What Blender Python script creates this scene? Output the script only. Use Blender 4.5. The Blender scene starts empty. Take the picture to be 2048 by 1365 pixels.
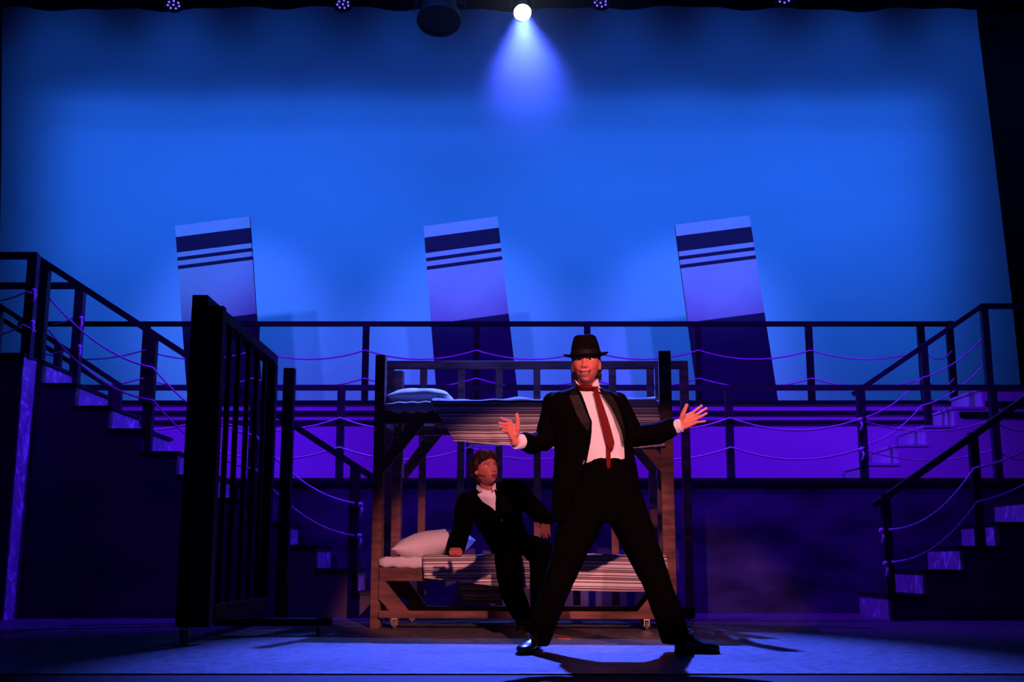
import bpy, bmesh, math, random
import numpy as np
from mathutils import Vector, Matrix, Quaternion, noise
random.seed(4)
S = bpy.context.scene
COL = S.collection
# ------------------------------------------------------------------ camera
F_PX = 2330.0
PITCH = math.atan(437.5 / F_PX)
CAM_H = 0.5
cam = bpy.data.cameras.new('camera'); cam_o = bpy.data.objects.new('camera', cam); COL.objects.link(cam_o)
cam.sensor_width = 36.0; cam.lens = 36.0 * F_PX / 2048.0
cam.clip_start = 0.1; cam.clip_end = 100
cam_o.location = (0, 0, CAM_H); cam_o.rotation_euler = (math.pi / 2 + PITCH, 0, 0)
S.camera = cam_o
# ------------------------------------------------------------------ world and view
W = bpy.data.worlds.new('dark_theatre'); S.world = W; W.use_nodes = True
W.node_tree.nodes['Background'].inputs[0].default_value = (0.02, 0.03, 0.25, 1)
W.node_tree.nodes['Background'].inputs[1].default_value = 0.012
S.view_settings.view_transform = 'Standard'; S.view_settings.look = 'None'
S.view_settings.exposure = 0.0; S.view_settings.gamma = 1.0; S.view_settings.use_curve_mapping = False

def light(name, kind, loc, target, energy, color, size=0.3, angle=45, blend=0.5, sy=None, spec=1.0):
    l = bpy.data.lights.new(name, kind); o = bpy.data.objects.new(name, l); COL.objects.link(o)
    o.location = loc; d = Vector(target) - Vector(loc)
    o.rotation_euler = d.to_track_quat('-Z', 'Y').to_euler()
    l.energy = energy; l.color = color; l.specular_factor = spec
    if kind == 'SPOT':
        l.shadow_soft_size = size; l.spot_size = math.radians(angle); l.spot_blend = blend
    if kind == 'AREA':
        l.size = size
        if sy: l.shape = 'RECTANGLE'; l.size_y = sy
    return o
BLUE = (0.016, 0.148, 1.0)
# strip lights washing the backdrop from above, hidden behind the border
for i in range(9):
    x = -6.8 + 1.7 * i
    light('backdrop_wash', 'SPOT', (x, 14.9, 10.6), (x * 0.98, 16.5, 3.8), [270, 360, 270, 310, 340, 310, 300, 370, 320][i], BLUE, 0.45, 58, 1.0)
# a long batten of lamps downstage of the border, which shades the top of the cloth
st_ = light('backdrop_strip', 'AREA', (0, 11.0, 8.4), (0, 16.5, 5.2), 185, BLUE, 16.0, sy=1.1); st_.data.spread = math.radians(66)
VIO = (0.12, 0.0, 1.0)
# upstage violet washes hung over the bunk, lighting the decks and their fronts
light('violet_wash_left', 'SPOT', (-3.0, 9.2, 6.4), (-1.5, 13.0, 1.6), 1300, VIO, 0.12, 75, 0.9, spec=0.3)
light('violet_wash_right', 'SPOT', (3.0, 9.2, 6.4), (2.0, 13.0, 1.6), 1300, VIO, 0.12, 75, 0.9, spec=0.3)
for x in (-3.95, -0.66, 2.6):
    for dx in (-0.4, 0.36):
        light('funnel_wash', 'SPOT', (x + dx, 9.6, 6.3), (x, 14.2, 4.5), 650, (0.06, 0.17, 1.0), 0.06, 28, 0.8, spec=0.3)
# low side lamps that graze the risers
light('side_lamp_left', 'SPOT', (-1.2, 10.4, 5.6), (4.4, 10.6, 0.6), 1700, (0.10, 0.01, 1.0), 0.06, 60, 0.7)
light('side_lamp_right', 'SPOT', (0.6, 10.6, 5.6), (-3.6, 10.9, 1.0), 1900, (0.06, 0.01, 1.0), 0.06, 60, 0.7)
for x in (-3.1, 3.4):
    light('wall_fill', 'SPOT', (x, 8.9, 6.2), (x * .9, 11.2, 0.7), 230, (0.10, 0.0, 1.0), 0.1, 60, 0.9, spec=0.1)  # unseen lamps added to brighten the lower wall and stair sides
light('front_fill', 'SPOT', (0.0, -3.0, 6.5), (0.0, 11.0, 1.6), 110, (0.10, 0.0, 1.0), 0.1, 60, 0.8, spec=0.2)  # dim violet fill added from out front, not a known lamp
light('bunk_top_fill', 'SPOT', (0.6, 11.0, 5.6), (0.1, 9.2, 1.7), 1100, (0.13, 0.20, 1.0), 0.06, 38, 0.7, spec=0.3)  # invented lamp upstage, added to brighten the pillow and blanket tops
# salmon coloured follow spots for the actors, hung high out front
RED = (1.0, 0.33, 0.33)
light('follow_spot_right', 'SPOT', (2.4, -5.0, 5.2), (0.45, 6.55, 1.10), 6900, RED, 0.05, 10.0, 0.35, spec=0.5)
light('follow_spot_left', 'SPOT', (-2.2, -5.0, 5.0), (0.48, 6.55, 1.14), 2500, RED, 0.05, 9.4, 0.4, spec=0.5)
# the visible back light overhead
LAMP = Vector((0.135, 14.0, 7.45))
light('back_light', 'SPOT', LAMP + Vector((0, -0.12, -0.11)), (0.3, 6.6, 0.0), 23000, (0.06, 0.10, 1.0), 0.09, 27, 0.75, spec=0.8)

# ------------------------------------------------------------------ helpers
CP, SP = math.cos(PITCH), math.sin(PITCH)
def at(px, py, Y):
    u = (px - 1024) / F_PX; v = (682.5 - py) / F_PX
    t = Y / (CP - v * SP)
    return Vector((u * t, Y, CAM_H + (SP + v * CP) * t))
def xz(px, py, Y):
    p = at(px, py, Y); return p.x, p.z
def tag(o, label=None, cat=None, group=None, kind=None):
    if label: o['label'] = label
    if cat: o['category'] = cat
    if group: o['group'] = group
    if kind: o['kind'] = kind
    return o
def empty(name, loc=(0, 0, 0), rz=0.0):
    o = bpy.data.objects.new(name, None); COL.objects.link(o); o.location = loc; o.rotation_euler = (0, 0, rz)
    o.empty_display_size = 0.1
    return o
def link(name, me, mat, parent=None, world=True):
    o = bpy.data.objects.new(name, me); COL.objects.link(o)
    if mat is not None:
        for m in (mat if isinstance(mat, (list, tuple)) else [mat]): me.materials.append(m)
    if parent is not None:
        o.parent = parent
        if world: o.matrix_parent_inverse = parent_inv(parent)
    return o
def parent_inv(p):
    m = p.matrix_basis.copy(); q = p
    while q.parent is not None:
        m = q.parent.matrix_basis @ q.matrix_parent_inverse @ m; q = q.parent
    return m.inverted()
class MB:
    """collects shapes in world space and links them as one mesh"""
    def __init__(s): s.bm = bmesh.new()
    def box(s, lo, hi, mi=0):
        x0, y0, z0 = lo; x1, y1, z1 = hi
        v = [s.bm.verts.new(p) for p in ((x0,y0,z0),(x1,y0,z0),(x1,y1,z0),(x0,y1,z0),(x0,y0,z1),(x1,y0,z1),(x1,y1,z1),(x0,y1,z1))]
        for q in ((0,3,2,1),(4,5,6,7),(0,1,5,4),(1,2,6,5),(2,3,7,6),(3,0,4,7)):
            f = s.bm.faces.new([v[i] for i in q]); f.material_index = mi
        return s
    def beam(s, a, b, w, h, side=None, mi=0):
        """rectangular bar from a to b; w across 'side', h across the third axis"""
        a, b = Vector(a), Vector(b); d = (b - a).normalized()
        sd = Vector(side) if side is not None else (Vector((0, 1, 0)) if abs(d.y) < 0.9 else Vector((1, 0, 0)))
        sd = (sd - d * sd.dot(d)).normalized(); up = d.cross(sd)
        c = [sd * (i * w / 2) + up * (j * h / 2) for i, j in ((-1,-1),(1,-1),(1,1),(-1,1))]
        v = [s.bm.verts.new(a + k) for k in c] + [s.bm.verts.new(b + k) for k in c]
        for q in ((0,1,2,3),(7,6,5,4),(0,4,5,1),(1,5,6,2),(2,6,7,3),(3,7,4,0)):
            f = s.bm.faces.new([v[i] for i in q]); f.material_index = mi
        return s
    def tube(s, pts, r, n=8, caps=True, mi=0):
        pts = [Vector(p) for p in pts]; R = r if isinstance(r, (list, tuple)) else [r] * len(pts)
        rings = []; prev = None
        for i, p in enumerate(pts):
            d = (pts[min(i + 1, len(pts) - 1)] - pts[max(i - 1, 0)]).normalized()
            if prev is None:
                a = d.orthogonal().normalized()
            else:
                a = (prev - d * prev.dot(d)).normalized()
            prev = a; b = d.cross(a)
            rings.append([s.bm.verts.new(p + (a * math.cos(t) + b * math.sin(t)) * R[i]) for t in [2 * math.pi * k / n for k in range(n)]])
        for i in range(len(rings) - 1):
            for k in range(n):
                f = s.bm.faces.new((rings[i][k], rings[i][(k+1) % n], rings[i+1][(k+1) % n], rings[i+1][k])); f.smooth = True; f.material_index = mi
        if caps:
            f = s.bm.faces.new(list(reversed(rings[0]))); f.material_index = mi
            f = s.bm.faces.new(rings[-1]); f.material_index = mi
        return s
    def loft(s, rings, caps=True, closed=True, mi=0, smooth=True):
        R = [[s.bm.verts.new(p) for p in r] for r in rings]; n = len(R[0])
        for i in range(len(R) - 1):
            for k in range(n if closed else n - 1):
                f = s.bm.faces.new((R[i][k], R[i][(k+1) % n], R[i+1][(k+1) % n], R[i+1][k])); f.smooth = smooth; f.material_index = mi
        if caps and closed:
            f = s.bm.faces.new(list(reversed(R[0]))); f.material_index = mi
            f = s.bm.faces.new(R[-1]); f.material_index = mi
        return s
    def ball(s, c, r, seg=16, rings=10, M=None, mi=0):
        c = Vector(c); rr = r if isinstance(r, (tuple, list)) else (r, r, r)
        m = Matrix.Translation(c) @ (M.to_4x4() if M is not None else Matrix.Identity(4)) @ Matrix.Diagonal((*rr, 1))
        res = bmesh.ops.create_uvsphere(s.bm, u_segments=seg, v_segments=rings, radius=1, matrix=m)
        fs = set(f for v in res['verts'] for f in v.link_faces)
        for f in fs: f.smooth = True; f.material_index = mi
        return s
    def cyl(s, c, r1, r2, depth, M=None, seg=24, mi=0):
        m = Matrix.Translation(Vector(c)) @ (M.to_4x4() if M is not None else Matrix.Identity(4))
        res = bmesh.ops.create_cone(s.bm, cap_ends=True, segments=seg, radius1=r1, radius2=r2, depth=depth, matrix=m)
        fs = set(f for v in res['verts'] for f in v.link_faces)
        for f in fs:
            f.material_index = mi
            if len(f.verts) == 4: f.smooth = True
        return s
    def build(s, name, mat, parent=None, bevel=0.0, world=True):
        bmesh.ops.recalc_face_normals(s.bm, faces=s.bm.faces)
        if bevel > 0:
            bmesh.ops.bevel(s.bm, geom=list(s.bm.edges), offset=bevel, segments=1, affect='EDGES', profile=0.5, clamp_overlap=True)
        me = bpy.data.meshes.new(name); s.bm.to_mesh(me); s.bm.free()
        return link(name, me, mat, parent, world)

# ------------------------------------------------------------------ materials
def mat(name, col, rough=0.7, spec=0.3, metal=0.0, noise_s=None, noise_amt=0.25, col2=None, bump=0.0, stretch=(1,1,1), coord='Object', nd=4.0):
    m = bpy.data.materials.new(name); m.use_nodes = True; nt = m.node_tree; N = nt.nodes; L = nt.links
    b = N['Principled BSDF']; b.inputs['Roughness'].default_value = rough; b.inputs['Metallic'].default_value = metal
    b.inputs['Specular IOR Level'].default_value = spec
    b.inputs['Base Color'].default_value = (*col, 1)
    if noise_s:
        tc = N.new('ShaderNodeTexCoord'); mp = N.new('ShaderNodeMapping'); mp.inputs['Scale'].default_value = stretch
        nz = N.new('ShaderNodeTexNoise'); nz.inputs['Scale'].default_value = noise_s; nz.inputs['Detail'].default_value = nd
        cr = N.new('ShaderNodeValToRGB'); cr.color_ramp.elements[0].position = 0.35; cr.color_ramp.elements[1].position = 0.68
        c2 = col2 if col2 else tuple(c * (1 - noise_amt) for c in col)
        cr.color_ramp.elements[0].color = (*c2, 1); cr.color_ramp.elements[1].color = (*col, 1)
        L.new(tc.outputs[coord], mp.inputs[0]); L.new(mp.outputs[0], nz.inputs[0]); L.new(nz.outputs[0], cr.inputs[0]); L.new(cr.outputs[0], b.inputs['Base Color'])
        if bump:
            bp = N.new('ShaderNodeBump'); bp.inputs['Strength'].default_value = bump; bp.inputs['Distance'].default_value = 0.01
            L.new(nz.outputs[0], bp.inputs['Height']); L.new(bp.outputs[0], b.inputs['Normal'])
    return m
def emis(name, col, s):
    m = bpy.data.materials.new(name); m.use_nodes = True; N = m.node_tree.nodes; b = N['Principled BSDF']
    b.inputs['Base Color'].default_value = (0, 0, 0, 1); b.inputs['Emission Color'].default_value = (*col, 1); b.inputs['Emission Strength'].default_value = s
    return m
M_black = mat('black_paint', (0.012, 0.012, 0.014), 0.6, 0.25, noise_s=6, noise_amt=0.4)
M_rail = mat('dark_rail_paint', (0.03, 0.03, 0.036), 0.5, 0.35, noise_s=5, noise_amt=0.3)
M_rail_shaded = mat('shaded_rail_paint', (0.008, 0.008, 0.01), 0.6, 0.2)  # rail paint darkened for the upper rear railing, in place of weaker violet light
M_wood = mat('rough_timber', (0.25, 0.11, 0.09), 0.75, 0.25, noise_s=3.0, col2=(0.09, 0.045, 0.035), bump=0.3, stretch=(1, 3, 6))
M_darkwood = mat('dark_stained_timber', (0.022, 0.013, 0.010), 0.7, 0.25, noise_s=3.0, noise_amt=0.6, bump=0.2, stretch=(3, 3, 1))
M_cyc = mat('muslin', (0.78, 0.80, 0.82), 0.95, 0.0, noise_s=0.5, noise_amt=0.06, stretch=(1, 1, 3))
M_deckwall = mat('painted_navy_flat', (0.09, 0.08, 0.14), 0.8, 0.15, noise_s=1.6, col2=(0.022, 0.022, 0.036), stretch=(1, 1, 2.2))
M_stairside = mat('painted_dark_stair_side', (0.10, 0.07, 0.09), 0.8, 0.15, noise_s=1.5, col2=(0.04, 0.035, 0.06), stretch=(1, 1, 1.6))
M_white = mat('white_scenic_paint', (0.62, 0.60, 0.62), 0.8, 0.15, noise_s=0.8, noise_amt=0.12)
M_curtain = mat('black_velour', (0.004, 0.004, 0.005), 1.0, 0.02)
M_metal = mat('worn_steel', (0.55, 0.52, 0.5), 0.35, 0.5, metal=0.9)
M_rubber = mat('grey_rubber', (0.18, 0.15, 0.14), 0.7, 0.3)
M_rope = mat('white_cotton_rope', (0.95, 0.93, 0.92), 0.85, 0.1, noise_s=40, noise_amt=0.3)
M_sheet = mat('white_cotton', (0.78, 0.76, 0.76), 0.9, 0.1, noise_s=9, noise_amt=0.08, bump=0.15)
def marble(name, base, vein):
    m = mat(name, base, 0.45, 0.4); nt = m.node_tree; N = nt.nodes; L = nt.links; b = N['Principled BSDF']
    tc = N.new('ShaderNodeTexCoord'); nz = N.new('ShaderNodeTexNoise'); nz.inputs['Scale'].default_value = 5.0; nz.inputs['Detail'].default_value = 3; nz.inputs['Distortion'].default_value = 2.2
    cr = N.new('ShaderNodeValToRGB'); e = cr.color_ramp.elements; e[0].position = 0.40; e[0].color = (*base, 1); e[1].position = 0.66; e[1].color = (*vein, 1)
    k = cr.color_ramp.elements.new(0.57); k.color = tuple(x * 1.25 for x in base) + (1,)
    L.new(tc.outputs['Object'], nz.inputs[0]); L.new(nz.outputs[0], cr.inputs[0]); L.new(cr.outputs[0], b.inputs['Base Color'])
    return m
M_riser = marble('marbled_riser_paint', (0.28, 0.27, 0.30), (0.78, 0.76, 0.80))

def floor_mat():
    m = mat('black_stage_floor', (0.05, 0.05, 0.055), 0.4, 0.16); nt = m.node_tree; N = nt.nodes; L = nt.links; b = N['Principled BSDF']
    tc = N.new('ShaderNodeTexCoord')
    def nz(scale, det, sc, rough=.7):
        mp = N.new('ShaderNodeMapping'); mp.inputs['Scale'].default_value = sc; n = N.new('ShaderNodeTexNoise')
        n.inputs['Scale'].default_value = scale; n.inputs['Detail'].default_value = det; n.inputs['Roughness'].default_value = rough
        L.new(tc.outputs['Object'], mp.inputs[0]); L.new(mp.outputs[0], n.inputs[0]); return n
    a1 = nz(3.0, 8, (2.5, 9.0, 1), .8); a2 = nz(16, 3, (1.0, 1.6, 1)); a3 = nz(0.7, 3, (1, 1, 1))
    mx = N.new('ShaderNodeMath'); mx.operation = 'ADD'; m2 = N.new('ShaderNodeMath'); m2.operation = 'MULTIPLY'; m2.inputs[1].default_value = 0.5
    L.new(a1.outputs[0], mx.inputs[0]); L.new(a2.outputs[0], mx.inputs[1]); L.new(mx.outputs[0], m2.inputs[0])
    cr = N.new('ShaderNodeValToRGB'); e = cr.color_ramp.elements; e[0].position = 0.42; e[0].color = (0.02, 0.02, 0.022, 1); e[1].position = 0.57; e[1].color = (0.21, 0.21, 0.22, 1)
    rr = N.new('ShaderNodeMapRange'); rr.inputs['From Min'].default_value = .35; rr.inputs['From Max'].default_value = .65; rr.inputs['To Min'].default_value = 0.46; rr.inputs['To Max'].default_value = 0.27
    bp = N.new('ShaderNodeBump'); bp.inputs['Strength'].default_value = 0.8; bp.inputs['Distance'].default_value = 0.02
    L.new(m2.outputs[0], cr.inputs[0]); L.new(cr.outputs[0], b.inputs['Base Color'])
    L.new(a3.outputs[0], rr.inputs[0]); L.new(rr.outputs[0], b.inputs['Roughness']); L.new(m2.outputs[0], bp.inputs['Height']); L.new(bp.outputs[0], b.inputs['Normal'])
    return m
M_floor = floor_mat()

# ------------------------------------------------------------------ setting
m = MB(); m.box((-9, 5.36, -0.12), (9, 17.5, 0.0))
floor = tag(m.build('floor', M_floor), kind='structure')
m = MB(); m.box((-9, 4.4, -0.12), (9, 5.355, -0.004)); tag(m.build('floor', mat('matte_apron_boards', (0.045, 0.042, 0.05), 0.7, 0.08, noise_s=3, noise_amt=.5, stretch=(2, 8, 1))), kind='structure')
m = MB(); m.box((-9, 5.352, -0.12), (9, 5.375, 0.003)); tag(m.build('trim_1', mat('scuffed_edge_strip', (0.22, 0.2, 0.2), 0.4, 0.5, noise_s=30, col2=(0.01, 0.01, 0.01))), kind='structure')
m = MB(); m.box((-9, 17.5, -0.12), (9, 17.7, 11.5)); tag(m.build('wall_back', M_black), kind='structure')
m = MB(); m.box((-9.2, 4.6, -0.12), (-9, 17.7, 11.5)); tag(m.build('wall_left', M_black), kind='structure')
m = MB(); m.box((9, 4.6, -0.12), (9.2, 17.7, 11.5)); tag(m.build('wall_right', M_black), kind='structure')
m = MB(); m.box((-9.2, 4.6, 11.5), (9.2, 17.7, 11.7)); tag(m.build('ceiling', M_black), kind='structure')
# backdrop cloth with a gentle billow
m = MB()
rows = []
for j in range(30):
    z = 0.02 + j * 0.36
    rows.append([(-8.2 + i * 0.2, 16.5 + 0.02 * math.sin(i * 0.35 + j * 0.12) + 0.012 * math.sin(i * 1.1), z) for i in range(83)])
m.loft(rows, caps=False, closed=False)
bd = m.build('backdrop', M_cyc)
tag(bd, 'huge plain cloth backdrop glowing blue behind the whole set', 'backdrop')

# black side masking curtains
def curtain(name, pts, Y, label, folds=0.03):
    # pts: (z, x_inner, x_outer) rows
    m = MB(); rows = []
    for z, xi, xo in pts:
        n = 60; rows.append([(xi + (xo - xi) * k / n, Y + folds * math.sin(k * 0.9) , z) for k in range(n + 1)])
    m.loft(rows, caps=False, closed=False)
    o = m.build(name, M_curtain); md = o.modifiers.new('s', 'SOLIDIFY'); md.thickness = 0.01
    return tag(o, label, 'curtain')
def leg_rows(Y, inner_px, xo):
    r = []
    for (px, py) in inner_px:
        p = at(px, py, Y); r.append((p.z, p.x, xo))
    return r
rows = leg_rows(14.75, [(1952, 0), (1956, 50), (1975, 200), (1996, 370), (2014, 520), (2026, 620), (2040, 760)], 8.6)
rows.append((0.0, rows[-1][1] + 0.1, 8.6)); rows.insert(0, (rows[0][0] + 1.2, rows[0][1] - 0.25, 8.6))
curtain('stage_curtain', rows, 14.75, 'tall black masking curtain at the right edge of the blue backdrop')
rows = leg_rows(14.75, [(4, 0), (3, 300), (-2, 600)], -8.8)
rows.append((0.0, rows[-1][1] - 0.2, -8.8)); rows.insert(0, (rows[0][0] + 1.2, rows[0][1] + 0.1, -8.8))
curtain('stage_curtain', rows, 14.75, 'thin sliver of black curtain at the left edge of the blue backdrop')
# overhead black border
zb = at(1024, 16, 14.6).z
m = MB(); rows = []
for j, z in enumerate([zb, zb + 1.0, zb + 2.6]):
    rows.append([(-8.8 + 0.1 * i, 14.62 + 0.03 * math.sin(i * 0.8), z + (0.02 * math.sin(i * 0.13) + 0.02 * math.sin(i * .41) if j == 0 else 0)) for i in range(177)])
m.loft(rows, caps=False, closed=False)
o = m.build('border_curtain', M_curtain); o.modifiers.new('s', 'SOLIDIFY').thickness = 0.01
tag(o, 'black border curtain running across the top of the stage', 'curtain')

# ------------------------------------------------------------------ platforms
YL, YU = 11.3, 13.0                      # fronts of the lower and the upper deck
ZL = at(1024, 957, YL).z; ZU = at(1024, 802, YU).z
print('decks', ZL, ZU)
pl = empty('platform', (0, YL, 0)); tag(pl, 'long lower deck with dark mottled front wall, its white rope railing on top', 'platform')
m = MB(); m.box((-6.5, YL, 0.0), (6.5, YL + 0.05, ZL - 0.05)); m.build('front_panel', M_deckwall, pl)
m = MB(); m.box((-6.5, YL - 0.02, ZL - 0.055), (6.5, YU - 0.03, ZL)); m.build('deck_board', M_black, pl)
pu = empty('platform', (0, YU, 0)); tag(pu, 'high rear deck with pale violet front and two black stripes', 'platform')
m = MB(); m.box((-6.9, YU, 0.0), (6.9, YU + 0.05, ZU - 0.04)); m.build('front_panel', M_white, pu)
m = MB(); m.box((-6.9, YU - 0.03, ZU - 0.035), (6.9, 15.0, ZU)); m.build('deck_board', M_black, pu)
for a, b in ((822, 830), (841, 849)):
    z1, z0 = at(1024, a, YU - .02).z, at(1024, b, YU - .02).z
    m = MB(); m.box((-6.9, YU - 0.02, z0), (6.9, YU - 0.001, z1)); m.build('stripe_board', M_black, pu)

# ------------------------------------------------------------------ leaning striped flats (funnels)
def funnel_mat():
    m = mat('striped_funnel_paint', (0.8, 0.8, 0.8), 0.75, 0.15); nt = m.node_tree; N = nt.nodes; L = nt.links; b = N['Principled BSDF']
    tc = N.new('ShaderNodeTexCoord'); sp = N.new('ShaderNodeSeparateXYZ'); mr = N.new('ShaderNodeMapRange')
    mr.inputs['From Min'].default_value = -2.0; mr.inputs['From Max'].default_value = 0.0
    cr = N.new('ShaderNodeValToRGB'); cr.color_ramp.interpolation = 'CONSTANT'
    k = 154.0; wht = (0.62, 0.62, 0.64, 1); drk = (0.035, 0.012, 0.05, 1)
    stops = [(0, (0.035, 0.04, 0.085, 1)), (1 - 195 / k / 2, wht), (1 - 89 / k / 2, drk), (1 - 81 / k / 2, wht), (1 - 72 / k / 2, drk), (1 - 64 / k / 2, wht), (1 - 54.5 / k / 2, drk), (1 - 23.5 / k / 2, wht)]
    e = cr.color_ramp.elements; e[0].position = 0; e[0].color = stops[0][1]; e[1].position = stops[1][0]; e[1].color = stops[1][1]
    for p, c in stops[2:]: q = e.new(p); q.color = c
    nz = N.new('ShaderNodeTexNoise'); nz.inputs['Scale'].default_value = 2.5; nz.inputs['Detail'].default_value = 4
    mx = N.new('ShaderNodeMixRGB'); mx.blend_type = 'MULTIPLY'; mx.inputs[0].default_value = 0.25
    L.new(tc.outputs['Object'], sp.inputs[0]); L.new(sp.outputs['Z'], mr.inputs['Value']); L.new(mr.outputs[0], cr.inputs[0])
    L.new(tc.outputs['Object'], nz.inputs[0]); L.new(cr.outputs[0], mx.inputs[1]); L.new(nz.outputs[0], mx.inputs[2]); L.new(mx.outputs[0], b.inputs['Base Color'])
    return m
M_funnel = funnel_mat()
YF = 14.2
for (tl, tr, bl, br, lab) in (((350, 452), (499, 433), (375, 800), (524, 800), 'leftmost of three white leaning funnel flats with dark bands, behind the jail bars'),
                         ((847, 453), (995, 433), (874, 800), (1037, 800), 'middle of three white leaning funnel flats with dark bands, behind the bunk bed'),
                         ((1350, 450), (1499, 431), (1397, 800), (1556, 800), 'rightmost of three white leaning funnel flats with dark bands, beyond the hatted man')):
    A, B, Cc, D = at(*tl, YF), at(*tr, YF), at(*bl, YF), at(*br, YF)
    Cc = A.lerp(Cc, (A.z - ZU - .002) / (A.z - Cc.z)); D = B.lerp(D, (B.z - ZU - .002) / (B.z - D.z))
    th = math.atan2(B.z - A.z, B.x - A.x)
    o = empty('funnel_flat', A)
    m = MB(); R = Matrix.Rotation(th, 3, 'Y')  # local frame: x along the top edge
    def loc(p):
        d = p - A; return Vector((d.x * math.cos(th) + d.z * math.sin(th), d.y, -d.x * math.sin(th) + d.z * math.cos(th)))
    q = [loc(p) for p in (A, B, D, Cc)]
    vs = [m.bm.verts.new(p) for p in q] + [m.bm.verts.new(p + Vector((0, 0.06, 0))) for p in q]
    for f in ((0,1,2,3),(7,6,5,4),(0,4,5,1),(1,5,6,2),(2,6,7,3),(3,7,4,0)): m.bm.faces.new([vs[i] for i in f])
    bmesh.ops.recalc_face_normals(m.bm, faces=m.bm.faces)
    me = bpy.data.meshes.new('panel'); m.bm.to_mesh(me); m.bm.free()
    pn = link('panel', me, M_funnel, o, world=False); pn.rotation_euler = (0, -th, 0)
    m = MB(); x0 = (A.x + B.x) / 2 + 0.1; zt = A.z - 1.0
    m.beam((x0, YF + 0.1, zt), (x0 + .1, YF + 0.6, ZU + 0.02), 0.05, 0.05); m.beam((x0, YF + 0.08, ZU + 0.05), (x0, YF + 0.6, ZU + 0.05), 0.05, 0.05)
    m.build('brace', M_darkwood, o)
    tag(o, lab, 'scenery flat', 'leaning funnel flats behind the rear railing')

# ------------------------------------------------------------------ railings and ropes
def rope(pairs, sag, label, r=0.0085, knots=(), name='rope', grp=None):
    """one rope running through a list of points, sagging between them"""
    pts = []
    for i in range(len(pairs) - 1):
        a, b = Vector(pairs[i]), Vector(pairs[i + 1]); s = sag[i] if isinstance(sag, (list, tuple)) else sag
        for k in range(14):
            t = k / 14; p = a.lerp(b, t); p.z -= 4 * s * t * (1 - t); pts.append(p)
    pts.append(Vector(pairs[-1]))
    m = MB(); m.tube(pts, r, 6)
    for kp in knots:
        k = Vector(kp); m.ball(k, 0.024, 10, 8); m.tube([k, k + Vector((0.015, -.01, -0.05)), k + Vector((0.0, -.01, -0.11))], [0.012, 0.013, 0.016], 6)
    o = m.build(name, M_rope); tag(o, label, 'rope', grp); return o
def railing(name, label, rail_pts, posts, w=0.05, pw=0.07, extra=(), M_rail=M_rail):
    o = empty(name, rail_pts[0]); tag(o, label, 'railing')
    for a, b in list(zip(rail_pts[:-1], rail_pts[1:])) + list(extra):
        d = (Vector(b) - Vector(a)).normalized() * w * 0.25
        m = MB(); m.beam(Vector(a) - d, Vector(b) + d, w * 1.3, w); m.build('rail', M_rail, o)
    for (x, y, z0, z1) in posts:
        m = MB(); m.box((x - pw / 2, y - pw / 2, z0), (x + pw / 2, y + pw / 2, z1)); m.build('post', M_rail, o)
    return o
# upper rear railing
yr = YU + 0.06; zt = at(1024, 648.5, yr).z
ux = [at(p, 720, yr).x for p in (66, 290, 510, 731, 953, 1175, 1396, 1620, 1845, 1903)]
railing('railing', 'black railing along the high rear deck in front of the funnels',
        [(at(40, 648, yr).x, yr, zt), (at(1907, 648, yr).x, yr, zt)], [(x, yr, ZU, zt) for x in ux[1:-1]] + [(ux[-1], yr, ZU, zt + 0.03)], M_rail=M_rail_shaded)
for py, sg, w in ((701, 0.105, 'upper'), (757, 0.105, 'lower')):
    z = at(1024, py, yr - .045).z
    rope([(x, yr - 0.045, z) for x in ux], sg, '%s of two ropes swagged along the railing of the high rear deck' % w, 0.0085, grp=None)
# lower deck railing
yl = YL + 0.06; zt = at(1024, 776, yl).z
lx = [at(p, 860, yl).x for p in (156, 418, 681, 940, 1200, 1459, 1724, 1990, 2110)]
railing('railing', 'black railing along the lower deck, behind the bunk bed',
        [(at(150, 775, yl).x, yl, zt), (at(2110, 775, yl).x, yl, zt)], [(x, yl, ZL, zt) for x in lx])
for py, sg, w in ((836, 0.125, 'upper'), (895, 0.12, 'lower')):
    z = at(1024, py, yl - .05).z
    rope([(x, yl - 0.05, z) for x in lx[:7]], sg, '%s of two ropes swagged along the lower deck railing' % w, 0.009,
         knots=[(lx[6] - .03, yl - 0.06, z - .02)])
    rope([(x, yl + 0.05, z - 0.01) for x in lx[6:]], sg * .9, '%s of two ropes of the lower deck railing in front of the violet stair' % w, 0.007)

# ------------------------------------------------------------------ staircases
def staircase(name, label, xs, zs, y0, y1, matside, x_end, tread=M_black, base=0.0, riser=M_riser):
    """xs: riser x positions bottom to top, zs: tread heights; x_end closes the top landing"""
    o = empty(name, (xs[0], y0, base)); tag(o, label, 'stairs')
    sg = 1 if xs[-1] > xs[0] else -1
    # profile polygon extruded as the carcass
    prof = [(xs[0], base)]
    for i, x in enumerate(xs): prof += [(x, zs[i])]; prof += [((xs + [x_end])[i + 1], zs[i])]
    prof += [(x_end, base)]
    m = MB(); a = [m.bm.verts.new((x, y0, z)) for x, z in prof]; b = [m.bm.verts.new((x, y1, z)) for x, z in prof]
    m.bm.faces.new(a); m.bm.faces.new(list(reversed(b)))
    for i in range(len(prof)):
        j = (i + 1) % len(prof); m.bm.faces.new((a[i], b[i], b[j], a[j]))
    m.build('stringer', matside, o)
    prev = base
    for i, x in enumerate(xs):
        m = MB(); m.box((min(x, x - sg * 0.012), y0 + 0.012, prev + .001), (max(x, x - sg * 0.012), y1 - 0.012, zs[i] - .016)); m.build('riser', riser, o)
        xe = (xs + [x_end])[i + 1]
        m = MB(); m.box((min(x - sg * 0.03, xe), y0 - 0.008, zs[i] - 0.012), (max(x - sg * 0.03, xe), y1 + 0.008, zs[i] + 0.014)); m.build('tread', tread, o)
        prev = zs[i] + .014
    return o
Y0L, Y1L = 10.4, 11.26
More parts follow.
